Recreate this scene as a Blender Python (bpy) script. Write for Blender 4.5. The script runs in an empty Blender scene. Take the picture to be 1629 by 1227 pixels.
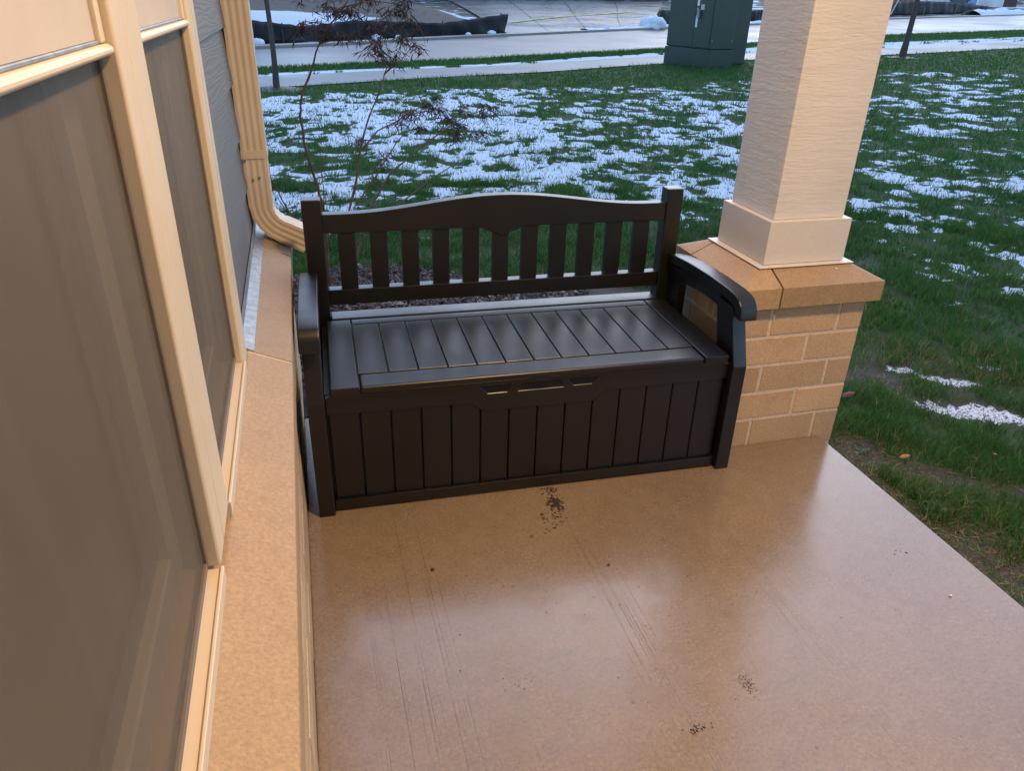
import bpy, bmesh, math, random
import numpy as np
from mathutils import Vector, Matrix

# ------------------------------------------------------------------ camera, sky, sun, exposure
scene = bpy.context.scene
COL = scene.collection
cam_d = bpy.data.cameras.new('camera')
cam = bpy.data.objects.new('camera', cam_d)
COL.objects.link(cam)
RT = Vector((0.96560355, -0.25880799, 0.02506396))
UP = Vector((0.09843984, 0.45308094, 0.88601764))
FW = Vector((0.24066445, 0.85307449, -0.46297358))
M = Matrix((RT, UP, -FW)).transposed().to_4x4()
M.translation = Vector((0.0545, -1.8215, 1.3607))
cam.matrix_world = M
cam_d.sensor_width = 36
cam_d.lens = 1188.44 / 1629 * 36
cam_d.clip_start = 0.03
cam_d.clip_end = 1500
scene.camera = cam

world = bpy.data.worlds.new('World')
scene.world = world
world.use_nodes = True
wn = world.node_tree
wn.nodes.clear()
sky = wn.nodes.new('ShaderNodeTexSky')
sky.sky_type = 'NISHITA'
sky.sun_disc = False
SUN_EL, SUN_AZ = math.radians(32), math.radians(28)      # veiled, beyond the lawn
sky.sun_elevation = SUN_EL
sky.sun_rotation = SUN_AZ
sky.air_density = 1.0
sky.dust_density = 0.6
sky.ozone_density = 4.0
bg = wn.nodes.new('ShaderNodeBackground')
bg.inputs['Strength'].default_value = 0.15
wo = wn.nodes.new('ShaderNodeOutputWorld')
wn.links.new(sky.outputs[0], bg.inputs[0])
wn.links.new(bg.outputs[0], wo.inputs[0])

sun_d = bpy.data.lights.new('sun', 'SUN')
sun_d.energy = 0.15
sun_d.angle = math.radians(60)
sun_d.color = (1.0, 0.93, 0.85)
sun = bpy.data.objects.new('sun', sun_d)
COL.objects.link(sun)
sdir = Vector((math.sin(SUN_AZ) * math.cos(SUN_EL), math.cos(SUN_AZ) * math.cos(SUN_EL), math.sin(SUN_EL)))
sun.rotation_euler = sdir.to_track_quat('Z', 'Y').to_euler()
sun.location = (0, 6, 9)

vs = scene.view_settings
vs.view_transform = 'Standard'
vs.look = 'None'
vs.gamma = 1
vs.exposure = 1.2
vs.use_curve_mapping = False
scene.render.engine = 'CYCLES'

rng = random.Random(7)
nr = np.random.default_rng(11)

# ------------------------------------------------------------------ helpers
def tag(o, label=None, cat=None, group=None, kind=None):
    if label: o['label'] = label
    if cat: o['category'] = cat
    if group: o['group'] = group
    if kind: o['kind'] = kind
    return o

def empty(name, label, cat, loc=(0, 0, 0), rz=0, group=None):
    o = bpy.data.objects.new(name, None)
    COL.objects.link(o)
    o.location = loc
    o.rotation_euler = (0, 0, rz)
    o.empty_display_size = .1
    return tag(o, label, cat, group)

def link(name, me, mat=None, parent=None, smooth=False):
    o = bpy.data.objects.new(name, me)
    COL.objects.link(o)
    if mat and not me.materials: me.materials.append(mat)
    if parent: o.parent = parent
    if smooth:
        me.polygons.foreach_set('use_smooth', [True] * len(me.polygons))
    return o

class MB:
    def __init__(s): s.v = []; s.f = []
    def add(s, vs_, fs_):
        n = len(s.v)
        s.v += [tuple(p) for p in vs_]
        s.f += [tuple(i + n for i in f) for f in fs_]
        return s
    def box(s, x0, x1, y0, y1, z0, z1):
        return s.add([(x0, y0, z0), (x1, y0, z0), (x1, y1, z0), (x0, y1, z0), (x0, y0, z1), (x1, y0, z1), (x1, y1, z1), (x0, y1, z1)],
                     [(0, 3, 2, 1), (4, 5, 6, 7), (0, 1, 5, 4), (1, 2, 6, 5), (2, 3, 7, 6), (3, 0, 4, 7)])
    def prism(s, pts, a, b, axis):           # polygon pts in the other two axes, extruded a..b on axis
        n = len(pts)
        def mk(p, t):
            if axis == 'x': return (t, p[0], p[1])
            if axis == 'y': return (p[0], t, p[1])
            return (p[0], p[1], t)
        vv = [mk(p, a) for p in pts] + [mk(p, b) for p in pts]
        ff = [tuple(range(n - 1, -1, -1)), tuple(range(n, 2 * n))]
        ff += [(i, (i + 1) % n, n + (i + 1) % n, n + i) for i in range(n)]
        return s.add(vv, ff)
    def tube(s, pts, rad, seg=6):
        pts = [Vector(p) for p in pts]
        rings = []
        for i, p in enumerate(pts):
            t = (pts[min(i + 1, len(pts) - 1)] - pts[max(i - 1, 0)]).normalized()
            a = t.cross(Vector((.31, .2, .93)))
            if a.length < 1e-4: a = t.cross(Vector((1, 0, 0)))
            a.normalize(); b = t.cross(a)
            r = rad[i] if hasattr(rad, '__len__') else rad
            rings.append([p + (a * math.cos(k * 2 * math.pi / seg) + b * math.sin(k * 2 * math.pi / seg)) * r for k in range(seg)])
        vv = [q for r in rings for q in r]
        ff = []
        for i in range(len(pts) - 1):
            for k in range(seg):
                ff.append((i * seg + k, i * seg + (k + 1) % seg, (i + 1) * seg + (k + 1) % seg, (i + 1) * seg + k))
        ff.append(tuple(range(seg - 1, -1, -1)))
        ff.append(tuple((len(pts) - 1) * seg + k for k in range(seg)))
        return s.add(vv, ff)
    def mesh(s, name, bev=0, seg=1):
        me = bpy.data.meshes.new(name)
        me.from_pydata(s.v, [], s.f)
        bm = bmesh.new(); bm.from_mesh(me)
        bmesh.ops.recalc_face_normals(bm, faces=bm.faces)
        if bev:
            es = [e for e in bm.edges if len(e.link_faces) == 2 and e.calc_face_angle(0) > 0.35]
            bmesh.ops.bevel(bm, geom=es, offset=bev, segments=seg, profile=.5, affect='EDGES', clamp_overlap=True)
        bm.to_mesh(me); bm.free()
        return me
    def build(s, name, mat, parent=None, bev=0, seg=1, smooth=False):
        me = s.mesh(name, bev, seg)
        o = link(name, me, mat, parent)
        if smooth or seg > 1:
            me.polygons.foreach_set('use_smooth', [True] * len(me.polygons))
            me.set_sharp_from_angle(angle=math.radians(38))
            if bev: o.modifiers.new('normals', 'WEIGHTED_NORMAL').keep_sharp = True
        return o

def np_mesh(name, V, loops, counts, attrs=None):
    me = bpy.data.meshes.new(name)
    me.vertices.add(len(V))
    me.vertices.foreach_set('co', np.ascontiguousarray(V, dtype=np.float32).ravel())
    me.loops.add(len(loops))
    me.loops.foreach_set('vertex_index', np.ascontiguousarray(loops, dtype=np.int32))
    me.polygons.add(len(counts))
    st = np.concatenate([[0], np.cumsum(counts)[:-1]]).astype(np.int32)
    me.polygons.foreach_set('loop_start', st)
    for k, a in (attrs or {}).items():
        at = me.attributes.new(k, 'FLOAT', 'POINT')
        at.data.foreach_set('value', np.ascontiguousarray(a, dtype=np.float32))
    me.update(calc_edges=True)
    me.validate()
    return me

# numpy value noise
_P = nr.random((256, 256))
def vnoise(x, y):
    xi = np.floor(x).astype(int); yi = np.floor(y).astype(int)
    fx = x - xi; fy = y - yi
    fx = fx * fx * (3 - 2 * fx); fy = fy * fy * (3 - 2 * fy)
    g = lambda a, b: _P[a & 255, b & 255]
    return (g(xi, yi) * (1 - fx) + g(xi + 1, yi) * fx) * (1 - fy) + (g(xi, yi + 1) * (1 - fx) + g(xi + 1, yi + 1) * fx) * fy
def fbm(x, y, s, o=4, g=.55):
    x = np.asarray(x, float); y = np.asarray(y, float)
    t = 0; a = 1; n = 0
    for i in range(o):
        t = t + a * vnoise(x / s + 17.3 * i, y / s + 9.1 * i); n += a; a *= g; s *= .5
    return t / n

# ------------------------------------------------------------------ materials
def new_mat(name):
    m = bpy.data.materials.new(name); m.use_nodes = True
    nt = m.node_tree
    return m, nt, nt.nodes['Principled BSDF']
def N(nt, typ, **kw):
    n = nt.nodes.new(typ)
    for k, v in kw.items():
        if k in n.inputs: n.inputs[k].default_value = v
        else: setattr(n, k, v)
    return n
def coords(nt, scale=(1, 1, 1), typ='Object', rot=(0, 0, 0)):
    tc = N(nt, 'ShaderNodeTexCoord'); mp = N(nt, 'ShaderNodeMapping')
    mp.inputs['Scale'].default_value = scale; mp.inputs['Rotation'].default_value = rot
    nt.links.new(tc.outputs[typ], mp.inputs[0])
    return mp.outputs[0]
def noise(nt, vec, scale, detail=4, rough=.6):
    n = N(nt, 'ShaderNodeTexNoise')
    n.inputs['Scale'].default_value = scale; n.inputs['Detail'].default_value = detail; n.inputs['Roughness'].default_value = rough
    nt.links.new(vec, n.inputs['Vector'])
    return n.outputs['Fac']
def ramp(nt, fac, stops):
    r = N(nt, 'ShaderNodeValToRGB')
    e = r.color_ramp.elements
    while len(e) < len(stops): e.new(.5)
    for i, (p, c) in enumerate(stops):
        e[i].position = p
        e[i].color = (c[0], c[1], c[2], 1) if hasattr(c, '__len__') else (c, c, c, 1)
    nt.links.new(fac, r.inputs[0])
    return r.outputs[0]
def mix(nt, fac, a, b, mode='MIX'):
    m = N(nt, 'ShaderNodeMix', data_type='RGBA', blend_type=mode)
    if isinstance(fac, (int, float)): m.inputs[0].default_value = fac
    else: nt.links.new(fac, m.inputs[0])
    for i, v in ((6, a), (7, b)):
        if isinstance(v, tuple): m.inputs[i].default_value = (*v[:3], 1)
        else: nt.links.new(v, m.inputs[i])
    return m.outputs[2]
def math_(nt, op, a, b=None, c=None):
    m = N(nt, 'ShaderNodeMath', operation=op)
    for i, v in enumerate((a, b, c)):
        if v is None: continue
        if isinstance(v, (int, float)): m.inputs[i].default_value = v
        else: nt.links.new(v, m.inputs[i])
    return m.outputs[0]
def bump(nt, h, bsdf, strength=.3, dist=.01):
    b = N(nt, 'ShaderNodeBump'); b.inputs['Strength'].default_value = strength; b.inputs['Distance'].default_value = dist
    nt.links.new(h, b.inputs['Height']); nt.links.new(b.outputs[0], bsdf.inputs['Normal'])

def simple(name, c, rough=.5, var=.12, scale=30, bs=.1, bd=.002, stretch=(1, 1, 1), spec=.5, metal=0):
    m, nt, b = new_mat(name)
    v = coords(nt, stretch)
    n = noise(nt, v, scale)
    lo = tuple(x * (1 - var) for x in c); hi = tuple(min(1, x * (1 + var)) for x in c)
    nt.links.new(ramp(nt, n, [(.3, lo), (.7, hi)]), b.inputs['Base Color'])
    b.inputs['Roughness'].default_value = rough
    b.inputs['Metallic'].default_value = metal
    b.inputs['Specular IOR Level'].default_value = spec
    if bs: bump(nt, n, b, bs, bd)
    return m

def stone_mat(name, c, rough=.8, seed=0):
    m, nt, b = new_mat(name)
    v = coords(nt, typ='Object'); 
    geo = N(nt, 'ShaderNodeNewGeometry')
    v = geo.outputs['Position']
    oi = N(nt, 'ShaderNodeObjectInfo')
    big = noise(nt, v, 6, 3); fine = noise(nt, v, 160, 3, .7); spk = noise(nt, v, 420, 2, .5)
    col = ramp(nt, big, [(.3, tuple(x * .86 for x in c)), (.72, tuple(x * 1.08 for x in c))])
    col = mix(nt, .55, col, ramp(nt, fine, [(.3, tuple(x * .6 for x in c)), (.68, tuple(min(1, x * 1.25) for x in c))]))
    col = mix(nt, ramp(nt, spk, [(.66, 0), (.74, .7)]), col, tuple(x * .42 for x in c))
    per = ramp(nt, oi.outputs['Random'], [(0, .80), (1, 1.13)])
    col = mix(nt, 1.0, col, per, 'MULTIPLY')
    stn = ramp(nt, noise(nt, v, 9, 5, .7), [(.52, 0), (.72, .55)])
    col = mix(nt, stn, col, tuple(x * .62 for x in c))
    nt.links.new(col, b.inputs['Base Color'])
    b.inputs['Roughness'].default_value = rough
    h = math_(nt, 'ADD', fine, math_(nt, 'MULTIPLY', spk, .6))
    bump(nt, h, b, .45, .0015)
    return m

BRICK = stone_mat('tan_brick', (.60, .415, .24))
CAPST = stone_mat('tan_cast_stone', (.43, .288, .15), .6)
MORTAR = simple('mortar', (.64, .53, .40), .9, .15, 120, .5, .002)
CREAM = simple('cream_vinyl', (.66, .555, .405), .38, .03, 8, 0)
ALU = simple('cream_aluminium', (.66, .56, .42), .33, .05, 10, .05, .002)
STEEL = simple('galvanised_steel', (.30, .33, .35), .5, .25, 60, .1, .001, metal=.7)
SHADE = simple('roller_shade_cloth', (.50, .435, .36), .8, .06, 9, .1, .0005)
CURTAIN = simple('lined_curtain', (.27, .25, .17), .85, .15, 10, .1, .002, (1, 1, .1))
SOIL_D = simple('wet_soil', (.035, .026, .020), .55, .5, 90, .8, .01)
BLACKF = simple('black_silt_fabric', (.022, .024, .028), .55, .3, 40, .2, .004)
WOODST = simple('raw_wood_stake', (.35, .23, .13), .8, .2, 30, .2, .002, (1, 1, .1))
BARK = simple('bark', (.075, .055, .045), .85, .35, 40, .6, .006, (1, 1, .25))
SHRUBBARK = simple('shrub_bark', (.13, .075, .055), .7, .35, 60, .5, .003, (1, 1, .3))
DRYLEAF = simple('dried_leaf', (.060, .042, .036), .8, .4, 20, 0)
GREENCAB = simple('dark_green_enamel', (.018, .045, .036), .38, .12, 4, .03, .002)
WHITEP = simple('white_label', (.75, .76, .76), .5, .03, 40, 0)
ORANGEP = simple('orange_label', (.75, .22, .05), .5, .03, 40, 0)
YELLOW = simple('yellow_strap', (.70, .60, .03), .55, .06, 40, 0)

def painted_wood():
    m, nt, b = new_mat('cream_painted_rough_wood')
    g = N(nt, 'ShaderNodeNewGeometry')
    mp = N(nt, 'ShaderNodeMapping'); mp.inputs['Scale'].default_value = (7, 7, 42)
    nt.links.new(g.outputs['Position'], mp.inputs[0])
    n1 = noise(nt, mp.outputs[0], 1, 8, .72)
    n2 = noise(nt, mp.outputs[0], 3.2, 4, .6)
    big = noise(nt, g.outputs['Position'], 3, 2)
    nt.links.new(ramp(nt, big, [(.3, (.645, .61, .56)), (.7, (.71, .675, .62))]), b.inputs['Base Color'])
    b.inputs['Roughness'].default_value = .55
    h = math_(nt, 'ADD', n1, math_(nt, 'MULTIPLY', n2, .5))
    bump(nt, h, b, .62, .005)
    return m
PWOOD = painted_wood()
PWOOD2 = simple('cream_painted_trim', (.68, .635, .57), .5, .06, 14, .3, .003, (4, 4, 40))

def siding_mat():
    m, nt, b = new_mat('slate_grey_lap_siding')
    g = N(nt, 'ShaderNodeNewGeometry')
    mp = N(nt, 'ShaderNodeMapping'); mp.inputs['Scale'].default_value = (6, 2.2, 26); mp.inputs['Rotation'].default_value = (.25, 0, 0)
    nt.links.new(g.outputs['Position'], mp.inputs[0])
    w = N(nt, 'ShaderNodeTexWave'); w.inputs['Scale'].default_value = 1.1; w.inputs['Distortion'].default_value = 14; w.inputs['Detail'].default_value = 3
    w.bands_direction = 'Z'
    nt.links.new(mp.outputs[0], w.inputs[0])
    nt.links.new(ramp(nt, w.outputs['Fac'], [(0, (.125, .128, .130)), (1, (.145, .148, .150))]), b.inputs['Base Color'])
    b.inputs['Roughness'].default_value = .6
    bump(nt, w.outputs['Fac'], b, .16, .002)
    return m
SIDING = siding_mat()

def bench_mat():
    m, nt, b = new_mat('dark_brown_resin')
    v = coords(nt)
    n = noise(nt, v, 5, 3); f = noise(nt, coords(nt, (60, 60, 6)), 6, 4, .6)
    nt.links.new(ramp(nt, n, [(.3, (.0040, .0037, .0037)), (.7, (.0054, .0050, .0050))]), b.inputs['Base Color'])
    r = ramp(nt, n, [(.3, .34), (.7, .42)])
    nt.links.new(r, b.inputs['Roughness'])
    b.inputs['IOR'].default_value = 1.64
    bump(nt, f, b, .12, .001)
    return m
BENCH = bench_mat()
BLACK = simple('shadow_slot_plastic', (.008, .007, .007), .6, .1, 10, 0)

def slab_mat():
    m, nt, b = new_mat('wet_broomed_concrete')
    g = N(nt, 'ShaderNodeNewGeometry'); P = g.outputs['Position']
    sx = N(nt, 'ShaderNodeSeparateXYZ'); nt.links.new(P, sx.inputs[0])
    X = sx.outputs[0]
    big = noise(nt, P, 2.2, 4, .6); mid = noise(nt, P, 22, 5, .65); fine = noise(nt, P, 120, 4, .75)
    col = ramp(nt, big, [(.30, (.175, .122, .074)), (.70, (.33, .24, .155))])
    col = mix(nt, .45, col, ramp(nt, mid, [(.25, (.155, .110, .066)), (.75, (.35, .255, .165))]))
    col = mix(nt, .42, col, ramp(nt, fine, [(.34, (.125, .09, .055)), (.7, (.39, .29, .19))]))
    # broom / trowel streaks running the length of the porch, strongest in three passes
    mp = N(nt, 'ShaderNodeMapping'); mp.inputs['Scale'].default_value = (210, .9, 1)
    nt.links.new(P, mp.inputs[0])
    st = noise(nt, mp.outputs[0], 1, 2, .5)
    mp2 = N(nt, 'ShaderNodeMapping'); mp2.inputs['Scale'].default_value = (90, .5, 1)
    nt.links.new(P, mp2.inputs[0])
    st2 = noise(nt, mp2.outputs[0], 1, 3, .5)
    def band(c, w):
        d = math_(nt, 'ABSOLUTE', math_(nt, 'SUBTRACT', X, c))
        mr = N(nt, 'ShaderNodeMapRange', interpolation_type='SMOOTHSTEP')
        mr.inputs[1].default_value = w; mr.inputs[2].default_value = w * .25; mr.inputs[3].default_value = 0; mr.inputs[4].default_value = 1
        nt.links.new(d, mr.inputs[0]); return mr.outputs[0]
    bands = math_(nt, 'ADD', math_(nt, 'ADD', band(.215, .16), band(.72, .075)), math_(nt, 'MULTIPLY', band(1.14, .08), .9))
    line = math_(nt, 'MULTIPLY', math_(nt, 'MULTIPLY', ramp(nt, st, [(.56, 0), (.70, 1)]), bands), ramp(nt, noise(nt, P, 7, 4, .7), [(.36, .1), (.6, 1)]))
    lite = math_(nt, 'MULTIPLY', ramp(nt, st2, [(.5, 0), (.75, .35)]), .6)
    col = mix(nt, math_(nt, 'MULTIPLY', line, .55), col, (.10, .07, .05))
    col = mix(nt, math_(nt, 'MULTIPLY', lite, .35), col, (.22, .16, .115))
    spots = ramp(nt, noise(nt, P, 34, 2, .4), [(.735, 0), (.77, .8)])
    col = mix(nt, spots, col, (.09, .065, .05))
    nt.links.new(col, b.inputs['Base Color'])
    wet = noise(nt, P, 3.1, 4, .6)
    r = ramp(nt, wet, [(.36, .09), (.50, .17), (.66, .34)])
    r = mix(nt, .25, r, ramp(nt, fine, [(.3, .1), (.7, .5)]))
    nt.links.new(r, b.inputs['Roughness'])
    b.inputs['IOR'].default_value = 1.75
    h = math_(nt, 'ADD', math_(nt, 'MULTIPLY', fine, .5), math_(nt, 'ADD', math_(nt, 'MULTIPLY', mid, .6), math_(nt, 'MULTIPLY', line, -1.2)))
    bump(nt, h, b, .22, .0016)
    return m
SLAB = slab_mat()

def attr(nt, name):
    a = N(nt, 'ShaderNodeAttribute', attribute_name=name)
    return a.outputs['Fac']
def lawn_mat():
    m, nt, b = new_mat('lawn_soil_and_snow')
    g = N(nt, 'ShaderNodeNewGeometry'); P = g.outputs['Position']
    n = noise(nt, P, 14, 4); f = noise(nt, P, 90, 4, .7)
    gr = ramp(nt, f, [(.25, (.022, .045, .014)), (.75, (.075, .115, .035))])
    soil = ramp(nt, f, [(.25, (.045, .036, .030)), (.75, (.13, .105, .088))])
    base = mix(nt, attr(nt, 'soil'), gr, soil)
    s = math_(nt, 'ADD', attr(nt, 'snow'), math_(nt, 'MULTIPLY', math_(nt, 'SUBTRACT', f, .5), .9))
    sm = ramp(nt, s, [(.48, 0), (.53, 1)])
    nt.links.new(mix(nt, sm, base, (.80, .83, .86)), b.inputs['Base Color'])
    b.inputs['Roughness'].default_value = .8
    b.inputs['Specular IOR Level'].default_value = .15
    bump(nt, f, b, .6, .01)
    return m
LAWN = lawn_mat()
def grass_mat():
    m, nt, b = new_mat('grass_blades')
    c = attr(nt, 'tint')
    nt.links.new(ramp(nt, c, [(0, (.030, .095, .022)), (.55, (.070, .180, .042)), (.8, (.15, .21, .05)), (.93, (.17, .16, .06)), (1, (.36, .31, .19))]), b.inputs['Base Color'])
    b.inputs['Roughness'].default_value = .75
    b.inputs['Specular IOR Level'].default_value = .08
    # thin leaves let light through
    tl = N(nt, 'ShaderNodeBsdfTranslucent'); nt.links.new(b.inputs['Base Color'].links[0].from_socket, tl.inputs[0])
    mx = N(nt, 'ShaderNodeMixShader'); mx.inputs[0].default_value = .4
    nt.links.new(b.outputs[0], mx.inputs[1]); nt.links.new(tl.outputs[0], mx.inputs[2])
    nt.links.new(mx.outputs[0], nt.nodes['Material Output'].inputs[0])
    return m
GRASS = grass_mat()
def tint_mat(name, stops, rough=.8):
    m, nt, b = new_mat(name)
    nt.links.new(ramp(nt, attr(nt, 'tint'), stops), b.inputs['Base Color'])
    b.inputs['Roughness'].default_value = rough
    return m
MULCH = tint_mat('shredded_mulch', [(0, (.020, .013, .011)), (.6, (.07, .045, .036)), (.9, (.15, .10, .08)), (1, (.35, .28, .22))], .65)
def ground_mat():
    m, nt, b = new_mat('far_ground')
    g = N(nt, 'ShaderNodeNewGeometry'); P = g.outputs['Position']
    n = noise(nt, P, .35, 4, .6); f = noise(nt, P, 5, 5, .7)
    c = mix(nt, ramp(nt, n, [(.42, 0), (.58, 1)]), (.035, .055, .02), (.11, .088, .07))
    c = mix(nt, ramp(nt, f, [(.35, 0), (.7, .6)]), c, (.05, .04, .03))
    c = mix(nt, ramp(nt, noise(nt, P, .9, 5, .7), [(.56, 0), (.60, 1)]), c, (.8, .83, .86))
    nt.links.new(c, b.inputs['Base Color']); b.inputs['Roughness'].default_value = .8
    return m
GROUND = ground_mat()
def dirt_snow_mat():
    m, nt, b = new_mat('bare_dirt_and_snow')
    g = N(nt, 'ShaderNodeNewGeometry'); P = g.outputs['Position']
    f = noise(nt, P, 6, 6, .7)
    dirt = ramp(nt, f, [(.3, (.055, .038, .026)), (.7, (.19, .135, .095))])
    s = math_(nt, 'ADD', attr(nt, 'snow'), math_(nt, 'MULTIPLY', math_(nt, 'SUBTRACT', f, .5), .6))
    nt.links.new(mix(nt, ramp(nt, s, [(.46, 0), (.54, 1)]), dirt, (.80, .83, .87)), b.inputs['Base Color'])
    b.inputs['Roughness'].default_value = .8
    bump(nt, f, b, .8, .1)
    return m
DIRTSNOW = dirt_snow_mat()
def wet_mat(name, a, c2, r0, r1, sc=1.2, bs=.1):
    m, nt, b = new_mat(name)
    g = N(nt, 'ShaderNodeNewGeometry'); P = g.outputs['Position']
    n = noise(nt, P, sc, 5, .6); f = noise(nt, P, 40, 4, .7)
    c = ramp(nt, n, [(.3, a), (.7, c2)])
    nt.links.new(mix(nt, .3, c, ramp(nt, f, [(.3, tuple(x * .6 for x in a)), (.7, c2)])), b.inputs['Base Color'])
    nt.links.new(ramp(nt, n, [(.35, r0), (.7, r1)]), b.inputs['Roughness'])
    b.inputs['Specular IOR Level'].default_value = .33
    bump(nt, f, b, bs, .004)
    return m
ROAD = wet_mat('wet_asphalt', (.050, .057, .070), (.078, .088, .105), .32, .46, .4, .03)
WALK = wet_mat('wet_pale_concrete', (.09, .098, .115), (.135, .148, .17), .40, .52, .6, .03)
DRIVE = wet_mat('wet_driveway_concrete', (.24, .23, .215), (.34, .33, .31), .22, .4, .4, .03)
KERB = wet_mat('kerb_concrete', (.28, .25, .22), (.36, .33, .29), .4, .6)
SNOW = simple('snow', (.82, .85, .88), .7, .06, 12, .5, .03)

def glass_mat():
    m, nt, b = new_mat('window_glass')
    nt.nodes.remove(b)
    out = nt.nodes['Material Output']
    tr = N(nt, 'ShaderNodeBsdfTransparent'); tr.inputs[0].default_value = (.80, .82, .80, 1)
    gl = N(nt, 'ShaderNodeBsdfGlossy'); gl.inputs['Roughness'].default_value = .02
    fr = N(nt, 'ShaderNodeFresnel'); fr.inputs[0].default_value = 1.5
    mx = N(nt, 'ShaderNodeMixShader')
    nt.links.new(fr.outputs[0], mx.inputs[0]); nt.links.new(tr.outputs[0], mx.inputs[1]); nt.links.new(gl.outputs[0], mx.inputs[2])
    nt.links.new(mx.outputs[0], out.inputs[0])
    return m
GLASS = glass_mat()
def screen_mat():
    # fine insect mesh, far too fine to resolve: a partly open, partly thread-covered sheet
    m, nt, b = new_mat('insect_screen_mesh')
    out = nt.nodes['Material Output']
    g = N(nt, 'ShaderNodeNewGeometry')
    mp = N(nt, 'ShaderNodeMapping'); mp.inputs['Scale'].default_value = (1, 26, 1.1)
    nt.links.new(g.outputs['Position'], mp.inputs[0])
    n = noise(nt, mp.outputs[0], 2, 4, .6)
    nt.links.new(ramp(nt, n, [(.3, (.155, .128, .098)), (.7, (.18, .150, .115))]), b.inputs['Base Color'])
    b.inputs['Roughness'].default_value = .55
    tr = N(nt, 'ShaderNodeBsdfTransparent')
    mx = N(nt, 'ShaderNodeMixShader'); mx.inputs[0].default_value = .50
    nt.links.new(tr.outputs[0], mx.inputs[1]); nt.links.new(b.outputs[0], mx.inputs[2])
    nt.links.new(mx.outputs[0], out.inputs[0])
    return m
SCREEN = screen_mat()

# ------------------------------------------------------------------ terrain and roads
def tz(x, y):
    v = -.5 * x + .866 * y; u = .866 * x + .5 * y
    return -.08 + .02 * np.maximum(0, v - 12) + .02 * np.maximum(0, u - 12)

def grid_mesh(name, xs, ys, zf, keep=None, attrs=None):
    X, Y = np.meshgrid(xs, ys)
    Z = zf(X, Y)
    V = np.stack([X, Y, Z], -1).reshape(-1, 3)
    nx, ny = len(xs), len(ys)
    i = np.arange(ny - 1)[:, None] * nx + np.arange(nx - 1)[None, :]
    Q = np.stack([i, i + 1, i + nx + 1, i + nx], -1).reshape(-1, 4)
    if keep is not None:
        k = keep(X, Y).reshape(-1)
        Q = Q[k[Q].all(1)]
    at = {n: a(X, Y).reshape(-1) for n, a in (attrs or {}).items()}
    used = np.unique(Q); re = np.zeros(len(V), int); re[used] = np.arange(len(used))
    V = V[used]; Q = re[Q]; at = {n: a[used] for n, a in at.items()}
    return np_mesh(name, V, Q.ravel(), np.full(len(Q), 4), at)

gx = np.concatenate([np.arange(-300, -60, 20), np.arange(-60, 160, 2.0), np.arange(160, 601, 20)])
gy = np.concatenate([np.arange(-300, -40, 20), np.arange(-40, 180, 2.0), np.arange(180, 601, 20)])
o = link('ground', grid_mesh('ground', gx, gy, lambda X, Y: tz(X, Y) - .03), GROUND, smooth=True)
tag(o, kind='structure')

def resample(pl, n):
    p = np.array(pl, float); d = np.concatenate([[0], np.cumsum(np.linalg.norm(np.diff(p, axis=0), axis=1))])
    # smooth by catmull-like blending
    t = np.linspace(0, d[-1], n)
    q = np.stack([np.interp(t, d, p[:, 0]), np.interp(t, d, p[:, 1])], -1)
    for _ in range(max(2, n // 14)):
        q[1:-1] = .25 * q[:-2] + .5 * q[1:-1] + .25 * q[2:]
    return q
SWN = resample([(-14, 4.2), (-.5, 11.7), (2.77, 13.57), (8.84, 16.3), (16.1, 17.5), (22.9, 19.45), (48, 27)], 120)
SWF = resample([(-14, 6.1), (-.54, 13.64), (3.14, 15.6), (9.45, 18.1), (17.5, 19.8), (25.6, 22.06), (48, 29)], 120)
RDN = resample([(-15, 6.8), (-.63, 14.99), (3.47, 17.46), (10.91, 20.46), (23.4, 26.17), (32.6, 28.9), (80, 43)], 120)
RDF = resample([(-15, 9.5), (-.9, 19.34), (1.73, 21.7), (4.52, 23.3), (6.86, 24.6), (14, 28.4), (33, 38), (51.5, 46), (95, 62)], 120)
def strip(name, A, B, dz, mat, kind='structure', nb=8):
    n = len(A)
    V = []
    for k in range(nb + 1):
        t = k / nb
        Pp = A * (1 - t) + B * t
        V.append(np.column_stack([Pp, tz(Pp[:, 0], Pp[:, 1]) + dz]))
    V = np.concatenate(V)
    i = np.arange(nb)[:, None] * n + np.arange(n - 1)[None, :]
    Q = np.stack([i, i + 1, i + n + 1, i + n], -1).reshape(-1, 4)
    return tag(link(name, np_mesh(name, V, Q.ravel(), np.full(len(Q), 4)), mat, smooth=True), kind=kind)
strip('sidewalk', SWN, SWF, .012, WALK)
strip('road', RDN, RDF, -.004, ROAD)
# kerb along the far side of the road (a real step)
d = np.gradient(RDF, axis=0); nn = np.stack([-d[:, 1], d[:, 0]], -1); nn /= np.linalg.norm(nn, axis=1)[:, None]
kb = MB()
for i in range(len(RDF) - 1):
    a, b_, c, e = RDF[i], RDF[i + 1], RDF[i + 1] + nn[i + 1] * .35, RDF[i] + nn[i] * .35
    zz = [float(tz(*p)) for p in (a, b_, c, e)]
    kb.add([(*p, z - .1) for p, z in zip((a, b_, c, e), zz)] + [(*p, z + .06) for p, z in zip((a, b_, c, e), zz)], [(4, 5, 6, 7), (0, 1, 5, 4), (2, 3, 7, 6)])
tag(kb.build('kerb', KERB), kind='structure')

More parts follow.
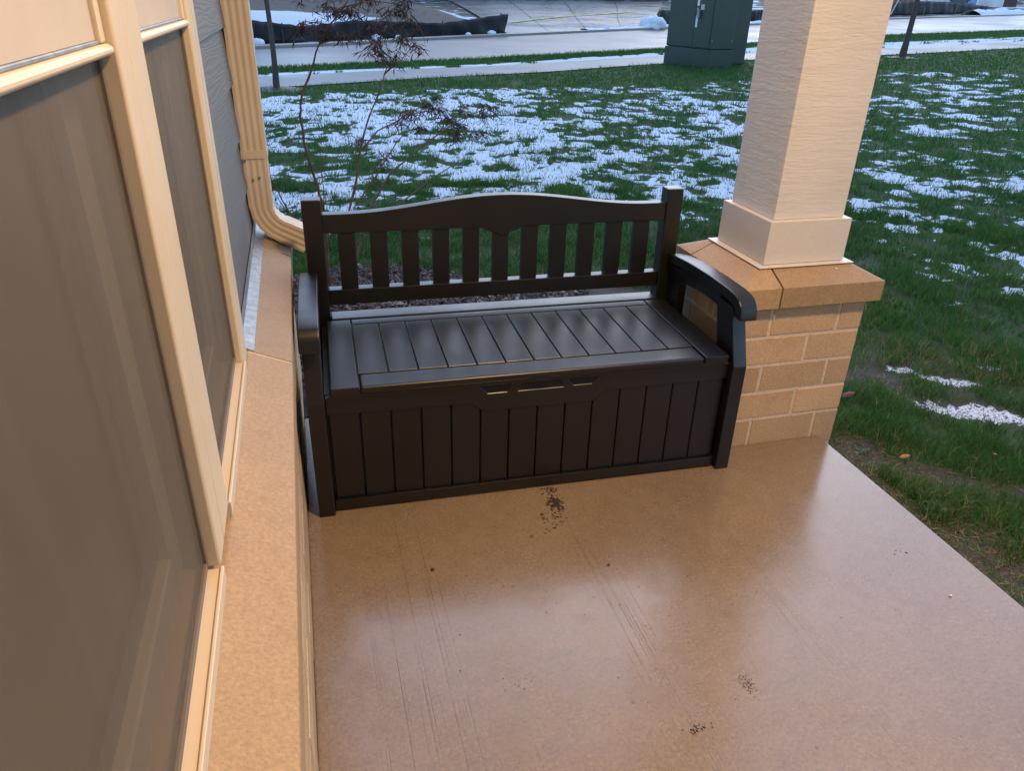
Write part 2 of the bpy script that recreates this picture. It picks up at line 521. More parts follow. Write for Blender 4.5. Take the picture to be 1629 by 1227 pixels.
# ------------------------------------------------------------------ lawn with patchy snow
ysw = lambda x: np.interp(x, SWN[:, 0], SWN[:, 1])
def in_bed(x, y):
    return (y < 2.38 + .12 * np.sin(x * 5) - .55 * np.clip(x - .75, 0, 1) ** 1 * 1.1) & (x < 1.95) & (x > -.6) & (y > .56) & ((x < 1.34) | (y > .9))
def soil_f(x, y):
    e = x - 1.731
    n = fbm(x, y, .45, 4, .6)
    s = np.clip((.02 - e) / .12 + .35 + (n - .49) * 15.0 * np.clip(1.15 - e / .6, 0, 1), 0, 1) * (y < .75)
    s = np.maximum(s, np.clip((n - .60) * 9, 0, 1) * (y < 1.2) * (x < 3.2))
    for (px, py, a, b_, rt) in ((1.84, .03, .21, .15, 0), (2.00, -.11, .38, .075, -.65), (1.86, -.64, .21, .27, .1), (1.78, -.22, .05, .30, 0), (1.98, -.62, .18, .09, -.4), (2.55, .20, .26, .09, -.5)):
        c, sn = math.cos(rt), math.sin(rt)
        dx, dy = x - px, y - py
        q = ((dx * c + dy * sn) / a) ** 2 + ((-dx * sn + dy * c) / b_) ** 2
        s = np.maximum(s, np.clip(1.35 - q + (n - .5) * 4, 0, 1))
    return s
def snow_f(x, y):
    r = np.hypot(x - .9, y + .2)
    cov = np.clip((r - 2.9) / 1.6, 0, 1) * np.interp(x, [-1, 2.5, 5, 9, 24], [.56, .53, .46, .41, .40])
    cov = cov + .16 * (fbm(x, y, 1.9, 2) - .5) * 2 * np.clip((r - 2.5) / 2, 0, 1)
    gap = np.interp(x, [-1, .5, 3, 7, 12, 20], [.9, 1.0, 1.8, 3.4, 3.4, 4.0])
    ds = ysw(x) - y - gap
    cov = cov * np.clip(ds / .35, 0, 1)
    dk = np.clip((3.6 - np.abs(y - (2.4 + .55 * (x - 4)))) / 3.6, 0, 1) * (x > 3.2)
    cov = cov - .10 * dk
    n = fbm(x, y, .30, 5, .78)
    n = np.clip((n - .29) / .42, 0, 1)
    s = np.clip(.5 + (cov - n) * 2.6, 0, 1) * (cov > .03)
    # small lingering patches beside the porch
    for (px, py, a, b_, rt) in ((2.56, .20, .22, .07, -.5), (2.70, .42, .16, .06, -.6), (2.53, .62, .06, .05, 0), (2.95, .52, .10, .04, -.4), (3.4, 1.25, .09, .05, .2), (2.4, 1.0, .05, .03, .3), (3.1, .05, .12, .05, -.5)):
        c, sn = math.cos(rt), math.sin(rt)
        dx, dy = x - px, y - py
        q = ((dx * c + dy * sn) / a) ** 2 + ((-dx * sn + dy * c) / b_) ** 2
        s = np.maximum(s, np.clip(.56 - q * .75 + (n - .5) * 2.4, 0, .55))
    return s
def lawn_keep(x, y):
    k = ~((x < 1.737) & (y < .605)) & ~((x < -.04) & (y < 1.06)) & (y < ysw(x) + .05)
    return k
def lawn_z(x, y):
    near = np.clip((x - 1.73) / .5, 0, 1)
    z = tz(x, y) + .035 * (1 - np.clip((np.abs(x - 1.73)) / .35, 0, 1) * 1) * (y < .7) * 0
    z = z + .03 * np.clip(1 - (x - 1.73) / .8, 0, 1) * np.clip(1.2 - y, 0, 1) * (x > 1.6)
    z = z + .03 * (fbm(x, y, .9, 3) - .5) + .022 * (fbm(x, y, .12, 2) - .5)
    return z + .005 * np.clip((snow_f(x, y) - .4) * 3, 0, 1) + .014 * (fbm(x, y, .05, 2) - .5) * soil_f(x, y)
def spaced(a, b_, c, h0, gr, hm):
    v = list(np.arange(a, b_, h0)); h = h0
    while v[-1] < c:
        h = min(h * gr, hm); v.append(v[-1] + h)
    return np.array(v)
lx = spaced(-2.2, 4.2, 28, .036, 1.022, .3)
ly = spaced(-2.8, 4.0, 22, .036, 1.018, .16)
o = link('lawn', grid_mesh('lawn', lx, ly, lawn_z, lawn_keep, {'snow': snow_f, 'soil': lambda x, y: np.maximum(soil_f(x, y), in_bed(x, y) * 1.0)}), LAWN, smooth=True)
tag(o, kind='structure')

def blades(name, x, y, z, h, w, tint, lean=.5, two=True):
    n = len(x)
    a = nr.random(n) * 2 * np.pi
    dx, dy = np.cos(a), np.sin(a)
    la = nr.random(n) * 2 * np.pi
    ln = h * lean * (.3 + nr.random(n))
    lx_, ly_ = np.cos(la) * ln, np.sin(la) * ln
    b0 = np.stack([x - dx * w / 2, y - dy * w / 2, z - .01], -1)
    b1 = np.stack([x + dx * w / 2, y + dy * w / 2, z - .01], -1)
    tip = np.stack([x + lx_, y + ly_, z + h * .9], -1)
    if two:
        m0 = np.stack([x - dx * w * .4 + lx_ * .3, y - dy * w * .4 + ly_ * .3, z + h * .55], -1)
        m1 = np.stack([x + dx * w * .4 + lx_ * .3, y + dy * w * .4 + ly_ * .3, z + h * .55], -1)
        V = np.stack([b0, b1, m1, m0, tip], 1).reshape(-1, 3)
        i = np.arange(n) * 5
        L = np.stack([i, i + 1, i + 2, i + 3, i + 3, i + 2, i + 4], 1).ravel()
        cn = np.tile([4, 3], n); k = 5
    else:
        V = np.stack([b0, b1, tip], 1).reshape(-1, 3)
        L = np.arange(n * 3); cn = np.full(n, 3); k = 3
    return np_mesh(name, V, L, cn, {'tint': np.repeat(tint, k)})
def scatter(n, r0, r1, p=1.0):
    # more blades near the porch, fewer and broader far off
    th = np.radians(nr.uniform(-22, 74, n))
    t = nr.random(n)
    r = r0 * (r1 / r0) ** t
    return .05 + r * np.sin(th), -1.82 + r * np.cos(th), r
def lawn_tint(x, y):
    t = .15 + .5 * nr.random(len(x)) + .35 * (fbm(x, y, 1.1, 3) - .45)
    dead = nr.random(len(x)) < (.05 + .45 * np.clip((fbm(x, y, .5, 2) - .5) * 4, 0, 1) * (np.hypot(x - 1.8, y) < 2.2))
    return np.clip(np.where(dead, .88 + .12 * nr.random(len(x)), t), 0, 1)
def make_grass(name, n, r0, r1, two, hmin, hmax, wk):
    x, y, r = scatter(n, r0, r1)
    keep = lawn_keep(x, y) & ~in_bed(x, y) & ((x > 1.75) | (y > .62)) & (y < ysw(x) - .03)
    keep &= ~((x > 1.34) & (x < 1.80) & (y > .07) & (y < .54))
    s = snow_f(x, y); so = soil_f(x, y)
    clump = fbm(x, y, .16, 2)
    keep &= nr.random(n) < np.clip(1 - 1.05 * np.clip((s - .38) * 4, 0, .68), 0, 1)
    keep &= nr.random(n) < np.clip(1 - .97 * so, .035, 1)
    keep &= nr.random(n) < np.clip(.35 + (clump - .3) * 2.4, .15, 1)
    x, y, r, clump = x[keep], y[keep], r[keep], clump[keep]
    h = (hmin + (hmax - hmin) * nr.random(len(x))) * (.55 + .9 * clump) * (1 - .55 * np.clip((s[keep] - .42) * 5, 0, 1))
    w = np.maximum(.0028, wk * r) * (.7 + .6 * nr.random(len(x)))
    me = blades(name, x, y, lawn_z(x, y), h, w, lawn_tint(x, y), .8, two)
    return tag(link(name, me, GRASS), 'short green lawn grass poking through patchy melting snow', 'grass', kind='stuff')
make_grass('lawn_grass', 300000, 1.7, 6.5, True, .026, .062, .0010)
o = make_grass('lawn_grass', 430000, 6.0, 36, False, .04, .08, .0011)
o['label'] = 'farther lawn grass thinning into the snow towards the sidewalk'
# grass verge between sidewalk and road
n = 60000
t = nr.random(n); k = nr.integers(18, 88, n); f = nr.random(n)
A = SWF[k] * (1 - f[:, None]) + SWF[k + 1] * f[:, None]; B = RDN[k] * (1 - f[:, None]) + RDN[k + 1] * f[:, None]
Pv = A * (1 - t[:, None]) + B * t[:, None]
vsn = (fbm(Pv[:, 0], Pv[:, 1], .5, 3) + (t < .32) * .30 - (t > .45) * .25) > .62
Pv = Pv[~vsn]
me = blades('verge_grass', Pv[:, 0], Pv[:, 1], tz(Pv[:, 0], Pv[:, 1]) - .0, .05 + .05 * nr.random(len(Pv)), .02 + .015 * nr.random(len(Pv)), lawn_tint(Pv[:, 0], Pv[:, 1]), .8, False)
tag(link('verge_grass', me, GRASS), 'narrow strip of grass between sidewalk and wet road', 'grass', kind='stuff')
V = []; n = len(SWF); nb = 10; sn = []
for q in range(nb + 1):
    t = q / nb; Pp = SWF * (1 - t) + RDN * t
    V.append(np.column_stack([Pp, tz(Pp[:, 0], Pp[:, 1]) + .004])); sn.append(np.clip(.5 + (fbm(Pp[:, 0], Pp[:, 1], .5, 3) + (t < .32) * .30 - (t > .45) * .25 - .62) * 4, 0, 1))
V = np.concatenate(V); i = np.arange(nb)[:, None] * n + np.arange(n - 1)[None, :]
Q = np.stack([i, i + 1, i + n + 1, i + n], -1).reshape(-1, 4)
tag(link('verge', np_mesh('verge', V, Q.ravel(), np.full(len(Q), 4), {'snow': np.concatenate(sn), 'soil': np.zeros(len(V))}), LAWN, smooth=True), kind='structure')

# mulch bed behind the bench
n = 9000
x = nr.uniform(-.35, 1.5, n); y = nr.uniform(.62, 2.5, n)
k = in_bed(x, y) & (nr.random(n) < .97) & ~((x < -.03) & (y < 1.04)) & ~((x > 1.34) & (y < .53)); x, y = x[k], y[k]; n = len(x)
a = nr.random(n) * np.pi; L_ = .012 + .035 * nr.random(n) ** 2; w_ = .004 + .008 * nr.random(n); zt = lawn_z(x, y) + .004 + .02 * nr.random(n)
dx, dy = np.cos(a), np.sin(a); tl = nr.normal(0, .35, n) * L_
p0 = np.stack([x - dx * L_, y - dy * L_, zt - tl], -1); p1 = np.stack([x + dx * L_, y + dy * L_, zt + tl], -1)
p2 = np.stack([x - dy * w_, y + dx * w_, zt + .003], -1); p3 = np.stack([x + dy * w_, y - dx * w_, zt - .004], -1)
p4 = np.stack([x, y, zt + w_ * .8 + .002], -1)
V = np.stack([p0, p1, p2, p3, p4], 1).reshape(-1, 3); i = np.arange(n) * 5
F = np.stack([i, i + 2, i + 4, i + 4, i + 2, i + 1, i + 1, i + 3, i + 4, i + 4, i + 3, i], 1).ravel()
me = np_mesh('mulch', V, F, np.full(n * 4, 3), {'tint': np.repeat(nr.random(n), 5)})
tag(link('mulch', me, MULCH), 'dark shredded bark mulch in the bed behind the bench', 'mulch', kind='stuff')

# ------------------------------------------------------------------ porch slab
s = MB().prism([(-.0345, -5.2), (1.731, -5.2), (1.731, .084), (1.344, .084), (1.344, .6), (-.0345, .6)], -.14, 0, 'z')
o = s.build('porch_slab', SLAB, None, .006, 2)
tag(o, kind='structure')

# ------------------------------------------------------------------ house wall with windows
house = empty('house', 'house wall with cream double windows, slate siding and tan stone ledge', 'house', (0, 0, 0))
WALLC = simple('house_sheathing', (.10, .095, .09), .9, .05, 3, 0)
# sheathing around the window openings
c = MB()
c.box(-.40, -.16, -6, -1.60, 0, 2.75)
c.box(-.40, -.16, -.175, .93, 0, 2.75)
c.box(-.40, -.16, -1.60, -.175, 0, .60)
c.box(-.40, -.16, -1.60, -.175, 2.16, 2.75)
c.box(-6, -.40, .80, .93, 0, 2.75)
c.build('sheathing', WALLC, house)
# brick veneer below the ledge
MB().box(-.16, -.0375, -6, .945, -.14, .512).build('mortar_bed', MORTAR, house)
brick_me = {}
def brick(x0, x1, y0, y1, z0, z1, parent, mat=BRICK):
    key = (round(x1 - x0, 3), round(y1 - y0, 3), round(z1 - z0, 3))
    if key not in brick_me:
        a, b_, c_ = key
        me = MB().box(-a / 2, a / 2, -b_ / 2, b_ / 2, -c_ / 2, c_ / 2).mesh('brick', .003)
        me.materials.append(mat); brick_me[key] = me
    o = link('brick', brick_me[key], None, parent)
    o.location = ((x0 + x1) / 2, (y0 + y1) / 2, (z0 + z1) / 2)
    return o
HC = .1016
for k in range(5):
    y = .95
    first = .092 if k % 2 else .2405
    while y > -2.6:
        L = first if y == .95 else .2405
        brick(-.10, -.033 + rng.uniform(-.0008, .0008), y - L, y, k * HC + .006, (k + 1) * HC - .004, house)
        y -= L + .01
MB().box(-.10, -.033, -6, y, 0, .508).build('brick_return', BRICK, house)
# stone ledge, sloped to shed water
def ledge_h(x): return .5813 + .039 * min(1, max(0, (-.015 - x) / .095))
for (a, b_) in ((.664, .965), (-.158, .656), (-1.74, -.166), (-2.6, -1.748), (-5.2, -2.608)):
    MB().prism([(-.015, .5154), (-.015, .5813), (-.11, .6203), (-.16, .6203), (-.16, .5154)], a, b_, 'y').build('ledge_stone', CAPST, house, .004, 2)
for j in (.66, -.162, -1.744, -2.604):
    MB().prism([(-.018, .517), (-.018, .579), (-.11, .6175), (-.15, .6175), (-.15, .517)], j - .0055, j + .0055, 'y').build('ledge_joint', MORTAR, house)
# lap siding
EXP = .157
def sboard(y0, y1, z0):
    return MB().prism([(-.127, z0), (-.139, z0 + EXP + .004), (-.158, z0 + EXP + .004), (-.158, z0)], y0, y1, 'y').build('siding_board', SIDING, house, .0015)
for k in range(14):
    z = .626 + k * EXP + .004
    if z + EXP > 2.76: break
    sboard(-.171, .945, z)
    if z > 2.2: sboard(-1.64, -.175, z)
    sboard(-5.2, -1.645, z)
# metal outside-corner caps, one bent tab under each lap
for k in range(13):
    z = .626 + k * EXP + .006
    MB().prism([(-.125, z - .012), (-.137, z + EXP - .016), (-.160, z + EXP - .016), (-.160, z - .012)], .9455, .953, 'y').build('corner_cap', STEEL, house, .001)
# flashing under the siding
MB().prism([(-.126, .6275), (-.126, .660), (-.1245, .660), (-.1245, .629), (-.098, .6172), (-.098, .6142), (-.0995, .6142)], -.155, .963, 'y').build('flashing', STEEL, house)
# windows
def window(a, b_, label):
    w = empty('window', None, None); w.parent = house; w['label'] = label
    z0, z1, zm = .640, 2.10, 1.299
    s = MB().prism([(-.165, .618), (-.165, .652), (-.133, .652), (-.131, .646), (-.112, .6445), (-.1115, .649), (-.1065, .649), (-.1065, .6235), (-.11, .618)], a, b_, 'y')
    s.build('sill', CREAM, w, .0012)
    MB().box(-.165, -.116, a, b_, z1 - .03, z1 + .04).build('head', CREAM, w, .002)
    sf = MB()
    sf.box(-.136, -.126, a + .0004, a + .007, .653, zm - .0005); sf.box(-.136, -.126, b_ - .007, b_ - .0004, .653, zm - .0005)
    sf.box(-.136, -.126, a + .0072, b_ - .0072, .653, .662)
    sf.build('screen_frame', simple('bronze_screen_frame', (.16, .13, .105), .5, .1, 20, 0), w, .001)
    MB().box(-.1315, -.1305, a + .006, b_ - .006, .660, zm - .001).build('screen', SCREEN, w)
    la = MB()
    la.box(-.190, -.157, a + .001, a + .050, .66, zm + .01); la.box(-.190, -.157, b_ - .050, b_ - .001, .66, zm + .01)
    la.box(-.190, -.157, a + .0502, b_ - .0502, .66, .715)
    la.build('lower_sash', CREAM, w, .003)
    MB().box(-.176, -.172, a + .048, b_ - .048, .713, zm + .005).build('lower_glass', GLASS, w)
    mr = MB().prism([(-.150, zm), (-.117, zm), (-.1135, zm + .003), (-.1135, zm + .007), (-.118, zm + .0105), (-.150, zm + .0105)], a + .0004, b_ - .0004, 'y')
    mr.build('meeting_rail', CREAM, w, .0008)
    for (p, q) in ((a + .0004, a + .020), (b_ - .020, b_ - .0004)):
        MB().box(-.150, -.119, p, q, zm + .011, z1 - .0305).build('sash_stile', CREAM, w, .003, 2)
    MB().box(-.1455, -.1425, a + .019, b_ - .019, zm + .0108, z1 - .031).build('upper_glass', GLASS, w)
    MB().box(-.1265, -.1245, a + .0205, b_ - .0205, zm + .0145, z1 - .034).build('roller_shade', SHADE, w)
    MB().box(-.1300, -.1215, a + .0205, b_ - .0205, zm + .0108, zm + .0142).build('shade_bottom_bar', STEEL, w, .0008)
    V = []; n = 60
    for i in range(n + 1):
        yy = a - .02 + (b_ - a + .04) * i / n
        xx = -.26 + .018 * math.sin(i * .9) + .008 * math.sin(i * 2.3 + 1)
        V += [(xx, yy, .55), (xx, yy, 2.2)]
    MB().add(V, [(2 * i, 2 * i + 2, 2 * i + 3, 2 * i + 1) for i in range(n)]).build('curtain', CURTAIN, w, smooth=True)
    return w
window(-1.5465, -.9455, 'nearer double-hung window, cream frame, beside the camera')
window(-.7965, -.2755, 'farther double-hung window between the broad mullion and slate siding')
# trims: broad mullion between the windows and casings outside them
def casing(name, prof, z0=.6215, z1=2.14): MB().prism(prof, z0, z1, 'z').build(name, CREAM, house, .002, 2)
casing('mullion', [(-.164, -.945), (-.113, -.945), (-.110, -.942), (-.110, -.890), (-.113, -.8885), (-.113, -.8855), (-.110, -.884), (-.110, -.800), (-.113, -.797), (-.164, -.797)], .6495)
casing('casing', [(-.158, -.275), (-.116, -.275), (-.112, -.271), (-.112, -.222), (-.1145, -.2205), (-.1145, -.2175), (-.112, -.216), (-.112, -.1745), (-.158, -.1745)])
casing('casing', [(-.158, -1.640), (-.108, -1.640), (-.108, -1.547), (-.158, -1.547)])
MB().box(-.158, -.102, -1.64, -.1745, 2.1405, 2.24).build('casing', CREAM, house, .003)

# the house turns behind the camera and closes the porch there
MB().box(-.16, 2.6, -3.75, -3.55, 0, 2.75).build('return_wall', WALLC, house)
for k in range(17):
    z = .01 + k * EXP
    if z + EXP > 2.74: break
    for (xa, xb) in ((-.12, .40), (1.42, 2.6)):
        MB().prism([(-3.514, z), (-3.526, z + EXP + .004), (-3.549, z + EXP + .004), (-3.549, z)], xa, xb, 'x').build('siding_board', SIDING, house, .0015)
dr = MB().box(.50, 1.32, -3.549, -3.505, .01, 2.08).build('door', simple('door_paint', (.05, .035, .03), .4, .1, 5, 0), house, .004)
for (p, q) in ((.15, .95), (1.1, 1.95)): MB().box(.60, 1.22, -3.504, -3.497, p, q).build('door_panel', dr.data.materials[0], dr, .004)
for (xa, xb) in ((.405, .495), (1.325, 1.415)): MB().box(xa, xb, -3.549, -3.50, .01, 2.18).build('door_casing', CREAM, house, .003)

# ------------------------------------------------------------------ downspout
ds = empty('downspout', 'cream ribbed metal downspout with kicked-out elbow at the house corner', 'downspout', (-.09, .80, .5))
def rect_ring(cx_, cz_, ang, hx, hy, ribs=True):
    # outline in the pipe's cross plane: a across (x-ish), y deep
    pts = []
    nrib = 24
    for side in range(4):
        for i in range(nrib):
            t = i / nrib * 2 - 1
            rib = .0024 * (1 if ribs and (abs(t) < .62) and (math.sin((t + .62) / 1.24 * math.pi * 5) > 0) else 0)
            if side == 0: a, y = t * hx, -hy + rib
            elif side == 1: a, y = hx - rib, t * hy
            elif side == 2: a, y = -t * hx, hy - rib
            else: a, y = -hx + rib, -t * hy
            pts.append((a, y))
    # pull corners round
    out = []
    for a, y in pts:
        ax, ay = abs(a) / hx, abs(y) / hy
        if ax > .9 and ay > .9: a *= .975; y *= .975
        out.append((cx_ + a * math.cos(ang), y, cz_ + a * math.sin(ang)))
    return out
def loft(rings):
    m = MB(); n = len(rings[0])
    V = [p for r in rings for p in r]; F = []
    for i in range(len(rings) - 1):
        for k in range(n): F.append((i * n + k, i * n + (k + 1) % n, (i + 1) * n + (k + 1) % n, (i + 1) * n + k))
    F.append(tuple(range(n))); F.append(tuple((len(rings) - 1) * n + k for k in range(n)))
    return m.add(V, F)
HX, HY = .0395, .048
loft([rect_ring(-.004, z, 0, HX, HY) for z in (.385, .7, 1.2, 1.9, 2.05)]).build('pipe', ALU, ds, smooth=True)
loft([rect_ring(-.004, z, 0, HX + .0012, HY + .0012, False) for z in (.378, .384, .398, .404)]).build('seam_band', ALU, ds, smooth=True)
rings = [rect_ring(-.004, z, 0, HX - .0015, HY - .0015) for z in (.40, .30, .225)]
ang = 0; x_, z_ = -.004, .225
for i in range(1, 9):                                   # crimped bend
    ang = math.radians(62) * i / 8
    x_ += math.sin(ang) * .0145; z_ -= math.cos(ang) * .0145
    k = .0022 * (i % 2)
    rings.append(rect_ring(x_, z_, ang, HX - .0015 - k, HY - .0015 - k))
x_ += math.sin(ang) * .085; z_ -= math.cos(ang) * .085
rings.append(rect_ring(x_, z_, ang, HX - .001, HY - .001))
loft(rings).build('elbow', ALU, ds, smooth=True)
for (a, z) in ((-.012, .312), (-.030, .372), (.008, .318)):
    MB().tube([(a - .004, -.0475, z), (a - .004, -.052, z)], [.0042, .003], 8).build('screw', STEEL, ds)
MB().box(-.048, .044, -.0505, .0505, 1.6, 1.625).build('strap', ALU, ds, .001)

# ------------------------------------------------------------------ brick pier and column
pier = empty('brick_pier', 'tan brick pier with sloped stone cap carrying the porch column', 'pier', (1.569, .304, 0))
PX, PY = 1.569, .304
def pb(x0, x1, y0, y1, k):
    j = lambda: rng.uniform(-.0008, .0008)
    brick(x0 - PX, x1 - PX, y0 - PY + j(), y1 - PY, k * HC + (.003 if k else -.03), (k + 1) * HC - .0045, pier)
for k in range(5):
    if k % 2 == 0:
        for (ya, yb_) in ((.088, .279), (.329, .520)):
            pb(1.350, 1.4405, ya, yb_, k); pb(1.7005, 1.788, ya, yb_, k)
        pb(1.4495, 1.6915, .088, .178, k); pb(1.4495, 1.6915, .430, .520, k)
        pb(1.350, 1.4405, .2885, .3195, k); pb(1.7005, 1.788, .2885, .3195, k)
    else:
        for (ya, yb_) in ((.088, .1755), (.4325, .520)):
            pb(1.350, 1.5915, ya, yb_, k); pb(1.6005, 1.788, ya, yb_, k)
        pb(1.350, 1.4405, .1845, .4235, k); pb(1.7005, 1.788, .1845, .4235, k)
MB().box(1.3525 - PX, 1.7855 - PX, .0905 - PY, .5175 - PY, -.12, .5115).build('mortar', MORTAR, pier)
def cap_stone(x0, x1, y0, y1):
    X0, X1, Y0, Y1 = 1.322, 1.816, .060, .548
    xs = np.linspace(x0, x1, max(3, int((x1 - x0) / .009))); ys = np.linspace(y0, y1, max(3, int((y1 - y0) / .009)))
    V = []; F = []
    nx, ny = len(xs), len(ys)
    for yy in ys:
        for xx in xs:
            d_ = min(xx - X0, X1 - xx, yy - Y0, Y1 - yy)
            V.append((xx - PX, yy - PY, .5813 + .0405 * min(1, max(0, d_ / .082))))
    b0 = len(V)
    for j in range(ny - 1):
        for i in range(nx - 1): F.append((j * nx + i, j * nx + i + 1, (j + 1) * nx + i + 1, (j + 1) * nx + i))
    per = [i for i in range(nx)] + [j * nx + nx - 1 for j in range(1, ny)] + [(ny - 1) * nx + i for i in range(nx - 2, -1, -1)] + [j * nx for j in range(ny - 2, 0, -1)]
    low = []
    for p in per:
        V.append((V[p][0], V[p][1], .5154)); low.append(len(V) - 1)
    n = len(per)
    for i in range(n): F.append((per[i], low[i], low[(i + 1) % n], per[(i + 1) % n]))
    F.append(tuple(low))
    MB().add(V, F).build('cap_stone', CAPST, pier, smooth=True)
cap_stone(1.4475, 1.816, .060, .178); cap_stone(1.322, 1.4405, .060, .4275)
cap_stone(1.322, 1.690, .4345, .548); cap_stone(1.697, 1.816, .185, .548)
MB().box(1.33 - PX, 1.808 - PX, .068 - PY, .540 - PY, .517, .5765).build('cap_mortar', simple('dark_mortar', (.20, .155, .11), .9, .1, 60, 0), pier)

colm = empty('porch_column', 'square cream wood-grain porch column on boxed base above brick pier', 'column', (1.569, .300, .622))
MB().box(-.172, .172, -.168, .168, .0005, .0035).build('flashing_plate', PWOOD2, colm, .0008)
MB().box(-.146, .146, -.146, .146, .0045, .1417).build('base_trim', PWOOD2, colm, .0025, 2)
MB().box(-.126, .126, -.1265, .1265, .142, 1.96).build('shaft', PWOOD, colm, .003, 2)
MB().box(-.146, .146, -.146, .146, 1.85, 1.959).build('top_trim', PWOOD2, colm, .0025, 2)

# ------------------------------------------------------------------ porch roof and its lamp (above the frame; it shades and lights the porch)
roof = empty('porch_roof', 'white porch ceiling and beams carried by the column', 'roof', (0, 0, 2.58))
MB().box(1.43, 1.71, -5.2, .44, .003, .28).build('beam', PWOOD2, roof, .003)
MB().box(-.157, 1.4295, .16, .44, .003, .28).build('beam', PWOOD2, roof, .003)
MB().box(-.157, 1.4295, -5.2, .1595, .165, .20).build('ceiling', simple('ceiling_board', (.70, .68, .64), .6, .03, 10, 0), roof)
MB().prism([(-.4, .2805), (2.15, .2805), (2.15, .38), (-.4, 1.2)], -5.6, .85, 'y').build('roof_deck', simple('shingle', (.08, .08, .085), .9, .3, 40, .4, .01), roof)
lamp = empty('ceiling_lamp', 'round frosted ceiling lamp on the porch ceiling', 'lamp', (1.0, -1.2, 2.745))
def disc(r, z0, z1, r2, mat, name, seg=28):
    m = MB(); a = [2 * math.pi * k / seg for k in range(seg)]
    m.add([(r * math.cos(t), r * math.sin(t), z0) for t in a] + [(r2 * math.cos(t), r2 * math.sin(t), z1) for t in a],
          [tuple(range(seg)), tuple(range(2 * seg - 1, seg - 1, -1))] + [(k, (k + 1) % seg, seg + (k + 1) % seg, seg + k) for k in range(seg)])
    return m.build(name, mat, lamp, .003)
disc(.15, -.022, -.001, .15, STEEL, 'canopy')
em, nt, b = new_mat('lit_frosted_globe')
b.inputs['Base Color'].default_value = (.9, .85, .75, 1)
b.inputs['Emission Color'].default_value = (1, .62, .32, 1); b.inputs['Emission Strength'].default_value = 6
disc(.13, -.0225, -.075, .09, em, 'globe')
ld = bpy.data.lights.new('porch_lamp_light', 'AREA')
ld.shape = 'DISK'; ld.size = .22
ld.energy = 29
ld.color = (1.0, .63, .31)
lo = bpy.data.objects.new('porch_lamp_light', ld); COL.objects.link(lo)
lo.parent = lamp; lo.location = (0, 0, -.085)

# ------------------------------------------------------------------ storage bench
W = 1.304
bench = empty('storage_bench', 'dark brown resin storage bench with slatted arched back and armrests', 'bench', (0, 0, .0005), -.0252)
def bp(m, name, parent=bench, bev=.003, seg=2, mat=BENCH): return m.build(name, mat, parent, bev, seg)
for s_ in (0, 1):
    def bx(x0, x1): return (x0, x1) if s_ == 0 else (W - x1, W - x0)
    a, b_ = bx(0, .0465)
    bp(MB().prism([(0, 0), (.0, .371), (.050, .500), (.056, .545), (.160, .545), (.148, .497), (.112, .371), (.105, .06), (.07, 0)], a, b_, 'x'), 'front_leg', bev=.004)
    a, b_ = bx(-.005, .051)
    arm = bp(MB().prism([(.001, .522), (.006, .552), (.014, .568), (.028, .5805), (.05, .588), (.09, .5925), (.205, .593), (.3, .590), (.375, .586), (.45, .579), (.5215, .568), (.5215, .536), (.375, .555), (.205, .561), (.08, .558), (.05, .551), (.036, .540), (.031, .522)], a, b_, 'x'), 'armrest', bev=.005)
    a, b_ = bx(.008, .040)
    bp(MB().prism([(.150, .5445), (.150, .512), (.20, .516), (.30, .512), (.38, .502), (.4395, .484), (.4395, .5455), (.375, .554), (.205, .560), (.16, .5588)], a, b_, 'x'), 'arm_rail', bev=.002)
    bp(MB().box(a, b_, .440, .5215, .05, .534), 'rear_stile', bev=.002)
    bp(MB().box(a + .002, b_ - .002, .106, .4395, .035, .372), 'side_panel', bev=.002)
    a, b_ = bx(.0214, .0806)
    bp(MB().box(a, b_, .5224, .578, 0, .7946), 'back_post', bev=.006)
# back: arched top rail with centre drop, lower rail, eleven slats
def arch(x): 
    t = (x - .652) / .57
    return .748 + .0445 * (.5 + .5 * math.cos(math.pi * min(1, abs(t) * 1.12)))
top = [(.081 + (1.223 - .081) * i / 40, 0) for i in range(41)]
up_ = [(x, arch(x)) for x, _ in top]
dn = [(1.223, .6875), (.735, .688), (.715, .683), (.70, .675), (.675, .6685), (.652, .657), (.629, .6685), (.604, .675), (.589, .683), (.569, .688), (.081, .688)]
bp(MB().prism(up_ + dn, .526, .566, 'y'), 'top_rail', bev=.003)
bp(MB().box(.081, 1.223, .526, .566, .450, .5025), 'lower_rail', bev=.004)
for k in range(11):
    x0 = .1225 + .0998 * k
    zt = .6875 if k != 5 else .668
    bp(MB().box(x0, x0 + .0545, .534, .560, .5015, zt + .002), 'back_slat', bev=.003)
# chest
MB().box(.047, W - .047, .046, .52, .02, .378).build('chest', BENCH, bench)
for k in range(14):
    x0 = .0515 + k * .0858
    x1 = x0 + .0858
    zt = .3225
    m = MB()
    g = .0016
    m.box(x0 + g, x1 - g, .031, .0465, .0385, .325)
    bp(m, 'front_plank', bev=.0022, seg=1)
bp(MB().box(.0475, W - .0475, .020, .046, .004, .0385), 'bottom_rail', bev=.002)
band = [(.0475, .323), (.452, .319), (.487, .290), (.826, .290), (.859, .321), (W - .0475, .323), (W - .0475, .377),
        (.838, .377), (.815, .349), (.757, .349), (.735, .377), (.715, .377), (.727, .347), (.590, .347), (.606, .377), (.572, .377), (.557, .347), (.499, .347), (.472, .377), (.0475, .377)]
fb = bp(MB().prism(band, .0245, .0455, 'y'), 'front_band', bev=.0015, seg=1)
MB().box(.46, .85, .0262, .0455, .335, .3765).build('grip_recess', BLACK, fb)
